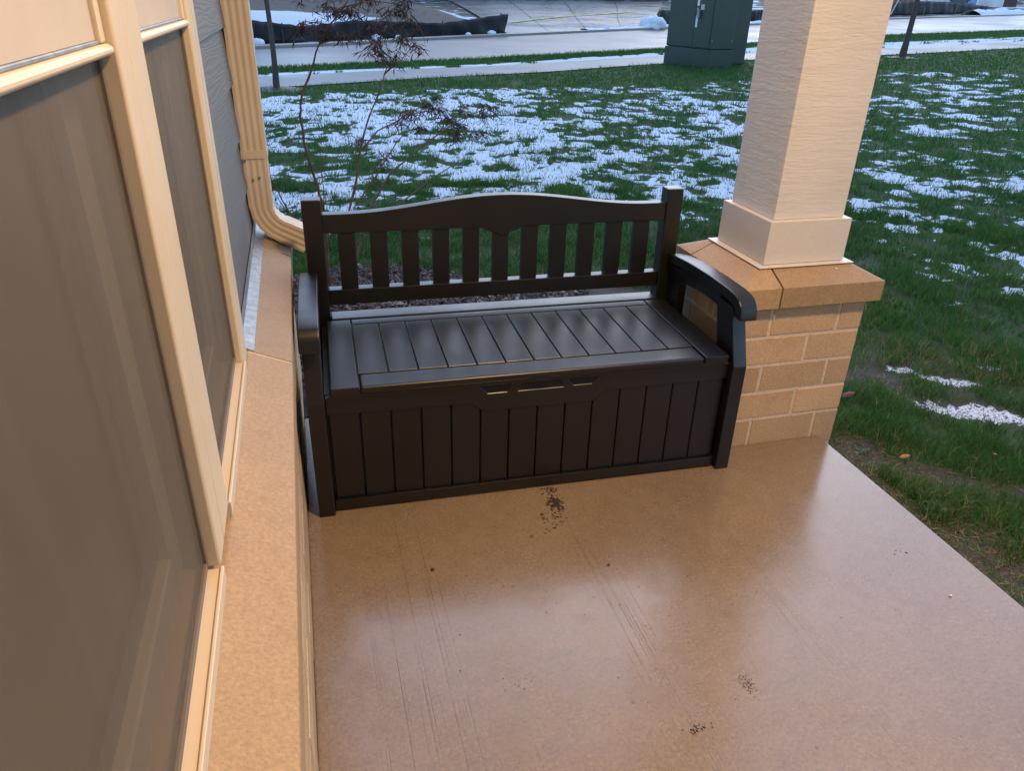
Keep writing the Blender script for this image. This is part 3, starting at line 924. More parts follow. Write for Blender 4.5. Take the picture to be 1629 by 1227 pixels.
# lid
lid = bp(MB().box(.066, W - .066, .012, .482, .3795, .4035), 'lid', bev=.002)
def lp(x0, x1, y0, y1, name, z0=.389):
    return bp(MB().box(x0, x1, y0, y1, z0, .4135), name, lid, .004, 2)
XL, XR = .1415, 1.1615
lp(.0645, XL - .0015, .004, .486, 'end_board'); lp(XR + .0015, W - .0645, .004, .486, 'end_board')
bp(MB().box(XL + .0015, XR - .0015, .004, .0855, .389, .4135), 'front_board', lid, .009, 3)
lp(XL + .0015, XR - .0015, .4425, .486, 'rear_board')
for k in range(12):
    x0 = XL + (XR - XL) * k / 12; x1 = XL + (XR - XL) * (k + 1) / 12
    bp(MB().box(x0 + .0018, x1 - .0018, .0878, .4402, .395, .4132), 'seat_plank', lid, .0012, 1)
MB().box(.631, .675, .0025, .02, .392, .4035).build('latch_slot', BLACK, lid)
bp(MB().box(.0815, W - .0815, .492, .5215, .34, .414), 'hinge_rail', bev=.006)
bp(MB().box(.082, W - .082, .5225, .572, .05, .411), 'rear_panel', bev=.003)

# ------------------------------------------------------------------ shrub behind the bench
shrub = empty('bare_shrub', 'leafless reddish shrub with dried drooping leaves behind the bench', 'shrub', (.13, 2.08, -.07))
SO = Vector((.13, 2.08, -.07))
SHRUB_STEMS = [
 [ (0.125,2.080,-0.041), (0.128,2.073,0.219), (0.129,2.065,0.410), (0.102,2.058,0.543), (0.070,2.051,0.710), (0.061,2.044,0.827), (0.076,2.036,0.911), (0.133,2.029,1.035), (0.180,2.022,1.147), (0.225,2.015,1.215), (0.295,2.007,1.293), (0.341,2.000,1.361) ],
 [ (0.180,2.030,1.146), (0.284,1.987,1.176), (0.367,1.943,1.212), (0.432,1.900,1.208) ],
 [ (0.225,2.030,1.214), (0.167,2.065,1.230), (0.111,2.100,1.215) ],
 [ (0.294,2.000,1.293), (0.428,2.067,1.325), (0.536,2.133,1.314), (0.618,2.200,1.274) ],
 [ (0.196,2.100,-0.035), (0.263,2.121,0.348), (0.314,2.143,0.503), (0.341,2.164,0.640), (0.391,2.186,0.788), (0.457,2.207,0.919), (0.491,2.229,0.996), (0.529,2.250,1.061) ],
 [ (0.488,2.200,0.998), (0.578,2.200,1.065), (0.627,2.200,1.122) ],
 [ (0.503,2.200,1.050), (0.478,2.225,1.091), (0.458,2.250,1.137) ],
 [ (0.344,2.200,0.633), (0.441,2.250,0.723), (0.579,2.300,0.776), (0.681,2.350,0.825), (0.764,2.400,0.850) ],
 [ (0.249,2.100,-0.003), (0.363,2.167,0.332), (0.499,2.233,0.511), (0.667,2.300,0.624), (0.814,2.367,0.705), (0.925,2.433,0.753), (1.083,2.500,0.796) ],
 [ (0.820,2.400,0.700), (0.910,2.450,0.695), (1.048,2.500,0.661) ],
 [ (0.222,2.100,-0.001), (0.291,2.140,0.359), (0.414,2.180,0.508), (0.503,2.220,0.626), (0.588,2.260,0.719), (0.663,2.300,0.800) ],
 [ (0.319,2.150,-0.025), (0.518,2.238,0.332), (0.725,2.325,0.448), (0.884,2.412,0.521), (0.956,2.500,0.531) ],
 [ (0.113,2.050,0.058), (0.013,2.012,0.269), (-0.048,1.975,0.414), (-0.097,1.938,0.560), (-0.106,1.900,0.669) ],
 [ (0.097,2.050,0.093), (0.061,2.033,0.184), (-0.024,2.017,0.355), (-0.111,2.000,0.502) ],
 [ (0.135,2.050,0.158), (0.139,2.067,0.478), (0.144,2.083,0.658), (0.161,2.100,0.774) ],
 [ (0.146,2.050,-0.014), (0.210,2.100,0.139), (0.351,2.150,0.212), (0.543,2.200,0.230) ],
]
SHRUB_LEAVES = [(0.162, 2.0, 1.199), (0.109, 2.05, 1.204), (0.309, 1.95, 1.168), (0.407, 1.92, 1.214), (0.428, 1.9, 1.138), (0.44, 1.9, 1.099), (0.582, 2.2, 1.158), (0.627, 2.2, 1.122), (0.521, 2.15, 1.274), (0.631, 2.2, 1.234), (0.291, 1.98, 1.273), (0.416, 2.1, 1.312), (0.212, 2.0, 1.291), (0.547, 2.2, 1.065), (0.465, 2.25, 1.137), (0.35, 2.0, 1.299), (0.589, 2.2, 1.306), (0.657, 2.38, 0.773), (0.584, 2.35, 0.731), (0.736, 2.4, 0.824), (0.858, 2.45, 0.738), (0.918, 2.45, 0.694), (1.022, 2.5, 0.651), (0.771, 2.4, 0.856), (1.047, 2.5, 0.763), (0.672, 2.38, 0.709), (0.613, 2.35, 0.794), (0.882, 2.45, 0.651), (1.101, 2.5, 0.786), (0.472, 2.25, 0.583), (0.337, 2.2, 0.68), (0.801, 2.42, 0.789), (0.951, 2.47, 0.781)]

RAD = [.0085, .003, .003, .0035, .0075, .003, .003, .0045, .006, .003, .005, .005, .0055, .004, .003, .003]
for pts, r0 in zip(SHRUB_STEMS, RAD):
    P_ = [Vector(p) - SO for p in pts]
    # subdivide with a little knobbly wander
    Q_ = []
    for i in range(len(P_) - 1):
        for t in (0, .33, .66):
            q = P_[i].lerp(P_[i + 1], t)
            Q_.append(q + Vector((rng.uniform(-1, 1), rng.uniform(-1, 1), rng.uniform(-1, 1))) * .0035)
    Q_.append(P_[-1])
    n = len(Q_)
    MB().tube(Q_, [r0 * (1 - .72 * i / (n - 1)) * (1 + .25 * (i % 5 == 0)) for i in range(n)], 6).build('stem', SHRUBBARK, shrub, smooth=True)
for k in range(14):                                           # fine side twigs low down
    a = rng.choice(SHRUB_STEMS); p = Vector(rng.choice(a[:-1])) - SO
    d_ = Vector((rng.uniform(-1, 1), rng.uniform(-.5, .5), rng.uniform(.1, 1))).normalized() * rng.uniform(.06, .16)
    MB().tube([p, p + d_ * .5 + Vector((0, 0, .01)), p + d_], [.0022, .0016, .0008], 4).build('twig', SHRUBBARK, shrub)
def leaf_cluster(c, n, rad):
    m = MB(); tw = MB()
    c = Vector(c) - SO
    ends = []
    for k in range(max(3, n // 7)):
        e = c + Vector((rng.gauss(0, rad), rng.gauss(0, rad), rng.gauss(0, rad * .6)))
        md = c.lerp(e, .5) + Vector((0, 0, .012))
        tw.tube([c, md, e], [.0016, .0012, .0007], 4); ends += [e, md]
    for k in range(n):
        b_ = rng.choice(ends) + Vector((rng.gauss(0, .006), rng.gauss(0, .006), rng.gauss(0, .006)))
        L = rng.uniform(.030, .062)
        d_ = Vector((rng.gauss(0, .55), rng.gauss(0, .55), -rng.uniform(.25, 1.1))).normalized()
        sd = d_.cross(Vector((rng.gauss(0, 1), rng.gauss(0, 1), rng.gauss(0, 1)))).normalized() * rng.uniform(.0018, .0036)
        cv = Vector((rng.gauss(0, .008), rng.gauss(0, .008), 0))
        m.add([b_, b_ + d_ * L * .45 + sd + cv, b_ + d_ * L + cv * 2.2, b_ + d_ * L * .45 - sd + cv], [(0, 1, 2), (0, 2, 3)])
    cl_ = tw.build('leaf_spray', SHRUBBARK, shrub)
    l_ = m.build('dried_leaves', DRYLEAF, cl_); l_['kind'] = 'stuff'
for c in SHRUB_LEAVES:
    leaf_cluster(c, rng.randint(52, 74), rng.uniform(.030, .046))
for c in ((.28, 2.0, 1.36), (.45, 2.05, 1.38), (.60, 2.15, 1.33), (.15, 2.0, 1.36), (.36, 1.95, 1.26), (.50, 2.1, 1.22)):
    leaf_cluster(c, 34, .05)

# ------------------------------------------------------------------ young street trees
def young_tree(name, label, base, lean, h, r):
    t = empty(name, label, 'tree', base, group='young street trees along the sidewalk')
    pts = [Vector((lean[0] * z + .02 * math.sin(z * 2.1), lean[1] * z, z - .05)) for z in [h * i / 10 for i in range(11)]]
    MB().tube(pts, [r * (1.25 if i == 0 else 1 - .085 * i) for i in range(11)], 8).build('trunk', BARK, t, smooth=True)
    cr = MB()
    for k in range(26):
        i = rng.randint(5, 10); p = pts[i]
        a = rng.uniform(0, 6.28); L = rng.uniform(.5, 1.2) * (1.25 - i / 14)
        e = p + Vector((math.cos(a) * L * .55, math.sin(a) * L * .55, L * .8))
        md = p.lerp(e, .5) + Vector((math.cos(a), math.sin(a), 0)) * .08
        cr.tube([p, md, e], [r * .3, r * .2, r * .06], 5)
        for j in range(4):
            s_ = md.lerp(e, rng.random()); aa = rng.uniform(0, 6.28)
            cr.tube([s_, s_ + Vector((math.cos(aa) * .2, math.sin(aa) * .2, .28))], [r * .09, r * .03], 4)
    cr.build('crown', BARK, t)
    # mulched soil ring
    m = MB(); n = 22
    ring = [(math.cos(6.283 * k / n) * (.42 + .06 * math.sin(k * 2.3)), math.sin(6.283 * k / n) * (.42 + .05 * math.cos(k * 1.7)), .01) for k in range(n)]
    m.add([(0, 0, .06)] + ring, [(0, 1 + k, 1 + (k + 1) % n) for k in range(n)])
    m.build('soil_ring', SOIL_D, t)
    return t
young_tree('young_tree', 'slim bare young tree by the sidewalk, seen beside the downspout', (-.24, 11.55, float(tz(-.24, 11.55))), (-.006, 0), 4.6, .048)
yt = young_tree('young_tree', 'slim bare young tree by the sidewalk, right of the porch column', (16.0, 16.75, float(tz(16.0, 16.75))), (.035, .0), 5.0, .085)
MB().tube([(-.55, .15, 1.05), (-.30, .08, 1.75), (.02, 0, 2.4)], .012, 5).build('guy_line', WHITEP, yt)

# ------------------------------------------------------------------ utility cabinet
cab = empty('utility_cabinet', 'dark green metal utility cabinet on the lawn by the sidewalk', 'cabinet', (9.13, 14.80, float(tz(9.13, 14.8)) - .02), .243)
MB().box(0, .74, 0, 1.55, 0, .42).build('base', GREENCAB, cab, .012, 2)
MB().box(.80, 1.55, .42, 1.5, 0, .06).build('side_base', GREENCAB, cab, .01)
MB().box(.02, .72, .02, 1.53, .424, 1.80).build('body', GREENCAB, cab, .02, 2)
d1 = MB().box(.003, .0195, .035, .60, .45, 1.77).build('door', GREENCAB, cab, .006)
d2 = MB().box(.003, .0195, .608, 1.515, .45, 1.77).build('door', GREENCAB, cab, .006)
MB().box(.7205, .79, .30, 1.52, .10, 1.78).build('side_flange', GREENCAB, cab, .01)
MB().box(.80, 1.55, .42, 1.5, .065, 1.78).build('side_body', GREENCAB, cab, .02, 2)
MB().box(-.0005, .0028, .50, .575, 1.30, 1.56).build('label_plate', WHITEP, d1)
MB().box(-.0005, .0028, .505, .57, .86, 1.10).build('label_plate', WHITEP, d1)
MB().box(-.0035, -.0008, .50, .575, 1.22, 1.26).build('label_stripe', ORANGEP, d1)
MB().box(-.06, .0025, .43, .49, 1.05, 1.22).build('padlock_hasp', STEEL, d1, .006)
MB().box(-.0005, .0028, .33, .44, 1.22, 1.33).build('number_plate', simple('grey_plate', (.45, .47, .47), .5, .2, 90, 0), d1)
for (a, c) in ((.06, .05), (.66, .05)):
    MB().tube([(a, .0195, .60), (a, .008, .60)], .014, 8).build('bolt', STEEL, cab)

# ------------------------------------------------------------------ driveway, its panels and the yellow strap
drv = bpy.data.objects.new('driveway', None); COL.objects.link(drv); tag(drv, kind='structure')
LB = [(7.15, 25.15), (8.0, 32), (9.2, 42), (10.4, 53)]; RB = [(14.2, 28.85), (17.5, 36), (22.5, 46), (27.5, 56.5)]
LBr, RBr = resample(LB, 40), resample(RB, 40)
def dpt(i, t):
    f = i * 39; k = min(38, int(f)); q = f - k
    a = LBr[k] * (1 - q) + LBr[k + 1] * q; b_ = RBr[k] * (1 - q) + RBr[k + 1] * q
    p = a * (1 - t) + b_ * t
    return p
for r_ in range(5):
    for c_ in range(4):
        e = .0035
        m = MB(); V = []; F = []
        n = 6
        for i in range(n + 1):
            for j in range(n + 1):
                p = dpt((r_ + e * 1.2 + (1 - 2.4 * e) * i / n) / 5, (c_ + e * 2 + (1 - 4 * e) * j / n) / 4)
                V.append((p[0], p[1], float(tz(*p)) + .045))
        for i in range(n):
            for j in range(n): F.append((i * (n + 1) + j, i * (n + 1) + j + 1, (i + 1) * (n + 1) + j + 1, (i + 1) * (n + 1) + j))
        m.add(V, F)
        o = m.build('driveway_panel', DRIVE, drv)
hp = resample([(8.76, 30.52), (10.2, 32.4), (11.66, 34.18), (13.2, 35.9), (14.93, 37.18), (18.47, 40.74)], 40)
sm = MB()
for i in range(len(hp) - 1):
    a, b_ = hp[i], hp[i + 1]; za, zb = float(tz(*a)) + .06 + .03 * math.sin(i * .7) ** 2, float(tz(*b_)) + .06 + .03 * math.sin((i + 1) * .7) ** 2
    w = np.array([-.05, .06])
    sm.add([(*(a - w), za), (*(b_ - w), zb), (*(b_ + w), zb), (*(a + w), za), (*(a - w), za + .012), (*(b_ - w), zb + .012), (*(b_ + w), zb + .012), (*(a + w), za + .012)], [(4, 5, 6, 7), (0, 3, 2, 1), (0, 1, 5, 4), (2, 3, 7, 6)])
tag(sm.build('caution_tape', YELLOW), 'yellow tape lying across the wet driveway over the road', 'tape')

# ------------------------------------------------------------------ silt fences
def silt_fence(label, pts, hs, posts, stake=WOODST):
    base = Vector((pts[0][0], pts[0][1], float(tz(*pts[0]))))
    t = empty('silt_fence', label, 'fence', base, group='black silt fences across the road')
    P_ = resample(pts, 90); dd = np.concatenate([[0], np.cumsum(np.linalg.norm(np.diff(np.array(pts), axis=0), axis=1))]); dd /= dd[-1]
    V = []; F = []; rows = 7
    for i in range(90):
        f = i / 89; h = float(np.interp(f, dd, hs))
        g = P_[min(i + 1, 89)] - P_[max(i - 1, 0)]; g = g / np.linalg.norm(g); nrm = np.array([-g[1], g[0]])
        for j in range(rows):
            t_ = j / (rows - 1)
            off = .06 * math.sin(i * .55 + 1.5 * math.sin(i * .21)) * math.sin(t_ * 2.6) + .03 * math.sin(i * 1.7 + t_ * 4) - .12 * t_ * (1 if i % 90 else 1)
            p = P_[i] + nrm * off
            V.append((p[0] - base.x, p[1] - base.y, float(tz(*P_[i])) - base.z - .03 + (h + .03) * t_ + .015 * math.sin(i * 2.3) * t_))
    n1 = len(V)
    for i in range(89):
        for j in range(rows - 1):
            a = i * rows + j; F.append((a, a + rows, a + rows + 1, a + 1))
    o = MB().add(V, F).build('fabric', BLACKF, t, smooth=True)
    md = o.modifiers.new('thickness', 'SOLIDIFY'); md.thickness = .006
    for f in posts:
        p = P_[int(f * 89)]; h = float(np.interp(f, dd, hs))
        x, y, z = p[0] - base.x, p[1] - base.y, float(tz(*p)) - base.z
        MB().box(x - .018, x + .018, y - .10, y - .064, z - .05, z + h + .04).build('stake', stake, t, .002)
    return t
silt_fence('long sagging black silt fence along the far roadside', [(-9, 16.6), (-4, 19.6), (-.97, 21.5), (.35, 22.2), (1.86, 23.5), (4.68, 24.5), (7.24, 25.9)], [.5, .52, .55, .40, .50, .38, .60], (.02, .3, .56, .70, .86, .995), BARK)
silt_fence('short black silt fence with a wooden stake beside the utility cabinet', [(14.75, 30.0), (15.6, 30.6), (18, 31.8), (24, 34.8)], [.62, .6, .5, .55], (.03, .12, .5))
silt_fence('black silt fence in front of the orange container', [(26, 36.2), (33, 40.6), (38, 43.3), (43.5, 45.8), (50, 49)], [.6, .7, .8, .72, .4], (.15, .45, .62, .8, .95))

# ------------------------------------------------------------------ mounds, far snow
def mound(name, x0, x1, y0, y1, hf, sf, st=.4):
    xs = np.arange(x0, x1 + .01, st); ys = np.arange(y0, y1 + .01, st)
    def zf(X, Y):
        e = np.minimum(np.minimum(X - x0, x1 - X) / (x1 - x0), np.minimum(Y - y0, y1 - Y) / (y1 - y0)) * 2
        w = np.clip(e * 3, 0, 1)
        return tz(X, Y) - .06 + w * (.09 + hf(X, Y))
    return tag(link(name, grid_mesh(name, xs, ys, zf, None, {'snow': sf}), DIRTSNOW, smooth=True), kind='structure')
def lot_h(X, Y):
    b_ = np.exp(-(((X - 6.2) / 3.2) ** 2 + ((Y - 37) / 5.5) ** 2)) * .75 + .3 * np.exp(-(((X + 3) / 5) ** 2 + ((Y - 30) / 6) ** 2))
    return np.maximum(0, b_ + .12 * (fbm(X, Y, 2.0, 4) - .4))
def lot_s(X, Y):
    a = np.exp(-(((X - .2) / 3.4) ** 2 + ((Y - 29.5) / 5.2) ** 2)) * 1.2
    b_ = np.exp(-(((X - 7.6 - (Y - 36) * .10) / .9) ** 2)) * (Y > 33) * .75
    return np.clip(np.maximum(a, b_) + (fbm(X, Y, 1.2, 3) - .5) * .9, 0, 1)
mound('dirt_lot', -16, 8.0, 24.6, 52, lot_h, lot_s)
def rlot_s(X, Y): return np.clip(.38 + (fbm(X, Y, 1.4, 4) - .5) * 2.2, 0, 1)
mound('rough_ground', 28, 110, 47, 100, lambda X, Y: .2 * fbm(X, Y, 2.5, 3), rlot_s, .8)
# ploughed snow bank along the far kerb
def bank(label, k0, k1, hmax, off0, wid):
    m = MB(); V = []; F = []; nb = 7; idx = np.linspace(k0, k1, 110)
    for q in idx:
        k = min(len(RDF) - 2, int(q)); f = q - k
        p = RDF[k] * (1 - f) + RDF[k + 1] * f; nv = nn[k] * (1 - f) + nn[k + 1] * f
        h = hmax * (.35 + 1.1 * float(fbm(p[0], p[1], 1.6, 3)) - .25)
        for j in range(nb):
            t = j / (nb - 1); w = off0 + wid * t
            pp = p + nv * w
            V.append((pp[0], pp[1], float(tz(*pp)) + .05 - .12 * (j in (0, nb - 1)) + max(-.1, h * math.sin(math.pi * t) * (.6 + .8 * float(fbm(pp[0] * 1.0, pp[1], .5, 2))))))
    for i in range(109):
        for j in range(nb - 1):
            a = i * nb + j; F.append((a, a + 1, a + nb + 1, a + nb))
    return tag(m.add(V, F).build('snow_bank', SNOW, smooth=True), label, 'snow bank', kind='stuff')
bank('ploughed snow bank along the far kerb, right of the column', 66, 112, .38, .1, 1.5)
bank('thin crust of snow along the kerb below the long black fence', 30, 47, .10, .02, .5)
for i, (p, r) in enumerate((((-.75, 20.2), .16), ((2.5, 22.55), .15), ((3.2, 23.05), .09), ((6.5, 24.7), .13), ((5.6, 24.2), .09), ((11.6, 27.4), .13), ((14.1, 28.75), .5))):
    me = bpy.data.meshes.new('snow_lump'); bm = bmesh.new(); bmesh.ops.create_icosphere(bm, subdivisions=3, radius=r)
    for v in bm.verts:
        s_ = 1 + .35 * (float(fbm(v.co.x * 3 + i * 5, v.co.y * 3 + v.co.z * 2, r, 3)) - .5) * 2
        v.co *= s_; v.co.z *= .62
    bm.to_mesh(me); bm.free()
    o = link('snow_lump', me, SNOW, smooth=True); o.location = (p[0], p[1], float(tz(*p)) + .06 + r * .2)
    tag(o, ['small snow lump at the left end of the far kerb', 'rounded snow lump on the kerb under the long black fence', 'tiny snow lump just right of the rounded one on the kerb', 'snow lump on the kerb near the right end of the long black fence', 'tiny snow lump before the right end of the long black fence', 'lone snow lump at the foot of the wet driveway', 'broad snow lump left of the short black fence'][i], 'snow', 'snow lumps on the far kerb')

# ------------------------------------------------------------------ across the road: house, container, stacks, woods
hx = empty('far_house', 'brick house beyond the wet driveway, only its foot in view', 'house', (19, 58.2, float(tz(19, 58.2)) - .2), .33)
BR2 = simple('far_brick', (.13, .075, .06), .85, .3, 6, .3, .01)
for (a, b_) in ((-13, -5.6), (5.6, 13)):
    MB().box(a, b_, -.12, .0, 0, 5.2).build('wall', BR2, hx, .01)
MB().box(-5.59, 5.59, -.12, .0, 2.6, 5.2).build('wall', BR2, hx, .01)
MB().box(-.35, .35, -.13, .0, 0, 2.59).build('wall', BR2, hx, .01)
for a in (-5.58, .36):
    gd = MB().box(a, a + 5.2, .06, .10, .05, 2.58).build('garage_door', simple('garage_door_paint', (.30, .29, .28), .6, .05, 5, 0), hx)
    for r_ in range(4): MB().box(a + .05, a + 5.15, .03, .059, .07 + r_ * .62, .07 + r_ * .62 + .58).build('door_panel', gd.data.materials[0], gd, .01)
MB().box(-13, 13, .11, 9, 0, 5.2).build('rear_volume', BR2, hx)
MB().prism([(-.7, 5.2), (4.4, 8.6), (9.6, 5.2)], -13.6, 13.6, 'x').build('roof', simple('far_shingle', (.06, .055, .055), .9, .3, 8, .3, .02), hx)

RUST = simple('orange_container_paint', (.42, .13, .035), .55, .25, 3, .2, .01)
ct = empty('container', 'rust-orange open waste container behind the black fence', 'container', (38.6, 46.2, float(tz(38.6, 46.2))), .47)
MB().box(-3.2, 3.4, -1.1, 1.1, .18, 1.7).build('body', RUST, ct, .02)
for k in range(8): MB().box(-3.05 + k * .85, -2.93 + k * .85, -1.16, -1.101, .2, 1.6).build('rib', RUST, ct, .01)
MB().box(-3.28, 3.48, -1.2, 1.2, 1.6, 1.72).build('rim', RUST, ct, .015)
for (a, c) in ((-2.5, -.8), (2.6, -.8)): MB().tube([(a, c - .1, .13), (a, c + .1, .13)], .12, 12).build('roller', BARK, ct)
BLUE = simple('blue_sheet', (.03, .20, .46), .45, .15, 3, .3, .02)
st_ = empty('wrapped_stack', 'blue and white wrapped building material stack behind the road', 'stack', (49.5, 52.0, float(tz(49.5, 52.0)) + .1), .45)
MB().box(-2.3, -1.35, -.8, .8, .12, 1.7).build('white_bundle', WHITEP, st_, .05, 2)
MB().box(-1.33, 1.0, -.8, .8, .12, 1.8).build('blue_bundle', BLUE, st_, .06, 2)
MB().box(1.2, 3.0, -.8, .8, .35, 1.6).build('blue_bundle', BLUE, st_, .06, 2)
for a in (-2.0, -.9, .6, 1.5, 2.7): MB().box(a - .08, a + .08, -.75, .75, 0, .35 if a > 1 else .12).build('bearer', WOODST, st_, .005)
V = []; F = []
for i in range(25):
    for j in range(7):
        a = -2.6 + 3.9 * i / 24
        V.append((a, -.92 - .05 * math.sin(i * .9 + j), 1.05 - (.75 - .35 * ((a + .7) / 2) ** 2) * (j / 6) + .03 * math.sin(i * 1.3)))
for i in range(24):
    for j in range(6): F.append((i * 7 + j, i * 7 + j + 1, (i + 1) * 7 + j + 1, (i + 1) * 7 + j))
o = MB().add(V, F).build('drooping_cover', BLACKF, st_, smooth=True); o.modifiers.new('thickness', 'SOLIDIFY').thickness = .01
wb = empty('white_drum', 'pale upright bundle standing right of the blue stack', 'bundle', (56.2, 55.0, float(tz(56.2, 55.0)) + .15))
MB().tube([(0, 0, 0), (0, 0, .1), (0, 0, 1.2), (0, 0, 1.9)], [.95, 1.0, 1.0, .9], 14).build('wrap', WHITEP, wb, smooth=True)
MB().tube([(0, 0, .8), (0, 0, .86)], 1.012, 14).build('band', BARK, wb)
ps = empty('dark_post', 'dark square post right of the pale bundle across the road', 'post', (60.2, 57.2, float(tz(60.2, 57.2)) + .1))
MB().box(-.85, .85, -.2, .2, 0, 2.4).build('panel', BARK, ps, .02)
MB().box(-.95, .95, -.25, .25, 2.4, 2.5).build('cap', BARK, ps, .02)
gp = empty('gravel_pile', 'pale gravel heap at the right edge beyond the road', 'gravel', (70, 60.5, float(tz(70, 60.5)) - .1))
me = grid_mesh('gravel', np.linspace(-7, 7, 70), np.linspace(-3.5, 3.5, 36), lambda X, Y: 2.2 * np.exp(-((X / 4.5) ** 2 + (Y / 2.2) ** 2)) + .35 * (fbm(X + 50, Y + 50, .6, 4) - .5), None, {'snow': lambda X, Y: np.clip(.40 + (fbm(X + 9, Y, .7, 4) - .5) * 1.6, 0, 1)})
link('gravel', me, DIRTSNOW, gp, True)
rs = empty('marker_stake', 'red marker stake before the gravel heap at the right edge', 'stake', (65.8, 56.2, float(tz(65.8, 56.2))))
REDP = simple('red_flagging', (.65, .05, .04), .6, .1, 20, 0)
MB().box(-.06, .06, -.04, .04, 0, 1.6).build('stake', WOODST, rs, .005)
MB().box(-.16, .16, -.07, .07, .75, 1.62).build('flagging', REDP, rs, .02)
wd = MB()
for k in range(420):
    x = rng.uniform(-40, 14); y = rng.uniform(56, 80); z = float(tz(x, y)); h = rng.uniform(3, 6); r = rng.uniform(.05, .14)
    wd.tube([(x, y, z - .2), (x + rng.uniform(-.3, .3), y, z + h * .5), (x + rng.uniform(-.8, .8), y, z + h)], [r, r * .7, r * .15], 5)
    for j in range(7):
        a = rng.uniform(0, 6.28); zz = z + rng.uniform(.3, h * .8); L = rng.uniform(.5, 1.6)
        wd.tube([(x, y, zz), (x + math.cos(a) * L, y + math.sin(a) * L, zz + L * .8)], [r * .3, r * .05], 4)
tag(wd.build('woodland', BARK), 'brown leafless wood beyond the snowy lot', 'woods', kind='stuff')

# ------------------------------------------------------------------ small things on and beside the slab
def crumbs(name, label, c, n, sx_, sy_, rmin, rmax, mat=SOIL_D, z=0.0):
    m = MB()
    for k in range(n):
        x, y = c[0] + rng.gauss(0, sx_), c[1] + rng.gauss(0, sy_); r = rng.uniform(rmin, rmax)
        V = [(x + r * math.cos(a) * rng.uniform(.6, 1.2), y + r * math.sin(a) * rng.uniform(.6, 1.2), z + .0006) for a in (0, 1.05, 2.1, 3.14, 4.2, 5.25)] + [(x, y, z + r * rng.uniform(.35, .8))]
        m.add(V, [(i, (i + 1) % 6, 6) for i in range(6)] + [(5, 4, 3, 2, 1, 0)])
    o = m.build(name, mat)
    return tag(o, label, 'soil crumbs', kind='stuff')
crumbs('soil_crumbs', 'dark potting soil spilled on the slab before the bench', (.690, -.085), 130, .012, .020, .0015, .0055)
crumbs('soil_crumbs', 'loose soil touching the bench front above the dark spill', (.697, -.020), 50, .014, .010, .001, .004)
crumbs('soil_crumbs', 'scattered soil grains in front of the dark spill', (.655, -.165), 55, .022, .030, .001, .0038)
crumbs('soil_crumbs', 'small dark smear of soil right of the porch middle', (.905, -.83), 90, .008, .018, .0004, .0018)
crumbs('soil_crumbs', 'small dark soil spot near the bottom of the porch', (.738, -.907), 40, .010, .006, .0008, .003)
crumbs('soil_crumbs', 'few soil grains near the outer slab edge', (1.566, -.522), 9, .018, .022, .001, .003)
crumbs('soil_crumbs', 'sparse soil grains spread over the porch slab', (.75, -.55), 70, .38, .26, .0008, .0022)
crumbs('soil_crumbs', 'pair of soil specks left of the porch middle', (.40, -.712), 8, .022, .014, .0006, .0022)
def pebble(loc, r, mat, label, cat='pebble', sc=(1, .8, .6)):
    me = bpy.data.meshes.new('pebble'); bm = bmesh.new(); bmesh.ops.create_icosphere(bm, subdivisions=2, radius=r)
    for v in bm.verts: v.co *= rng.uniform(.85, 1.12); v.co = Vector((v.co.x * sc[0], v.co.y * sc[1], v.co.z * sc[2]))
    bm.to_mesh(me); bm.free()
    o = link('pebble', me, mat, smooth=True); o.location = loc
    return tag(o, label, cat)
pebble((1.573, -.705, .0028), .0048, WHITEP, 'tiny white pebble on the wet slab near its outer edge')
pebble((1.668, .118, .6118), .0045, WHITEP, 'tiny white chip on the stone cap by the column base')
pebble((.28, -.296, .0032), .0052, SOIL_D, 'small dark pebble on the slab below the left bench half')
pebble((.745, -.386, .0025), .004, SOIL_D, 'small dark pebble on the slab below the bench middle')
# low broad-leaved weeds and fallen leaves at the slab edge
WEED = simple('weed_leaf', (.05, .12, .055), .5, .3, 30, .2, .002)
def weed(loc, label, n, R):
    t = empty('weed', label, 'weed', loc, group='weeds at the slab edge')
    for k in range(n):
        a = 6.283 * k / n + rng.uniform(-.3, .3); L = R * rng.uniform(.6, 1.1); w = L * .38
        d_ = Vector((math.cos(a), math.sin(a), 0)); s_ = Vector((-d_.y, d_.x, 0))
        z1, z2 = L * rng.uniform(.25, .6), L * rng.uniform(.1, .4)
        V = [(0, 0, .004), d_ * L * .4 + s_ * w * .35 + Vector((0, 0, z1 * .8)), d_ * L * .75 + s_ * w * .5 + Vector((0, 0, z1)), d_ * L + Vector((0, 0, z2)), d_ * L * .75 - s_ * w * .5 + Vector((0, 0, z1)), d_ * L * .4 - s_ * w * .35 + Vector((0, 0, z1 * .8)), d_ * L * .6 + Vector((0, 0, z1 * .75))]
        MB().add(V, [(0, 1, 6), (1, 2, 6), (2, 3, 6), (3, 4, 6), (4, 5, 6), (5, 0, 6)]).build('leaf', WEED, t, smooth=True)
def gz(x, y): return float(lawn_z(np.array([x]), np.array([y]))[0])
weed((1.885, .030, gz(1.885, .030)), 'small green weed in bare soil at the pier foot', 8, .035)
weed((1.892, -.32, gz(1.892, -.32)), 'larger leafy weed rosette beside the slab edge', 13, .045)
REDL = simple('dark_red_leaf', (.12, .018, .03), .6, .3, 30, 0)
TANL = simple('tan_leaf', (.42, .19, .07), .7, .2, 30, 0)
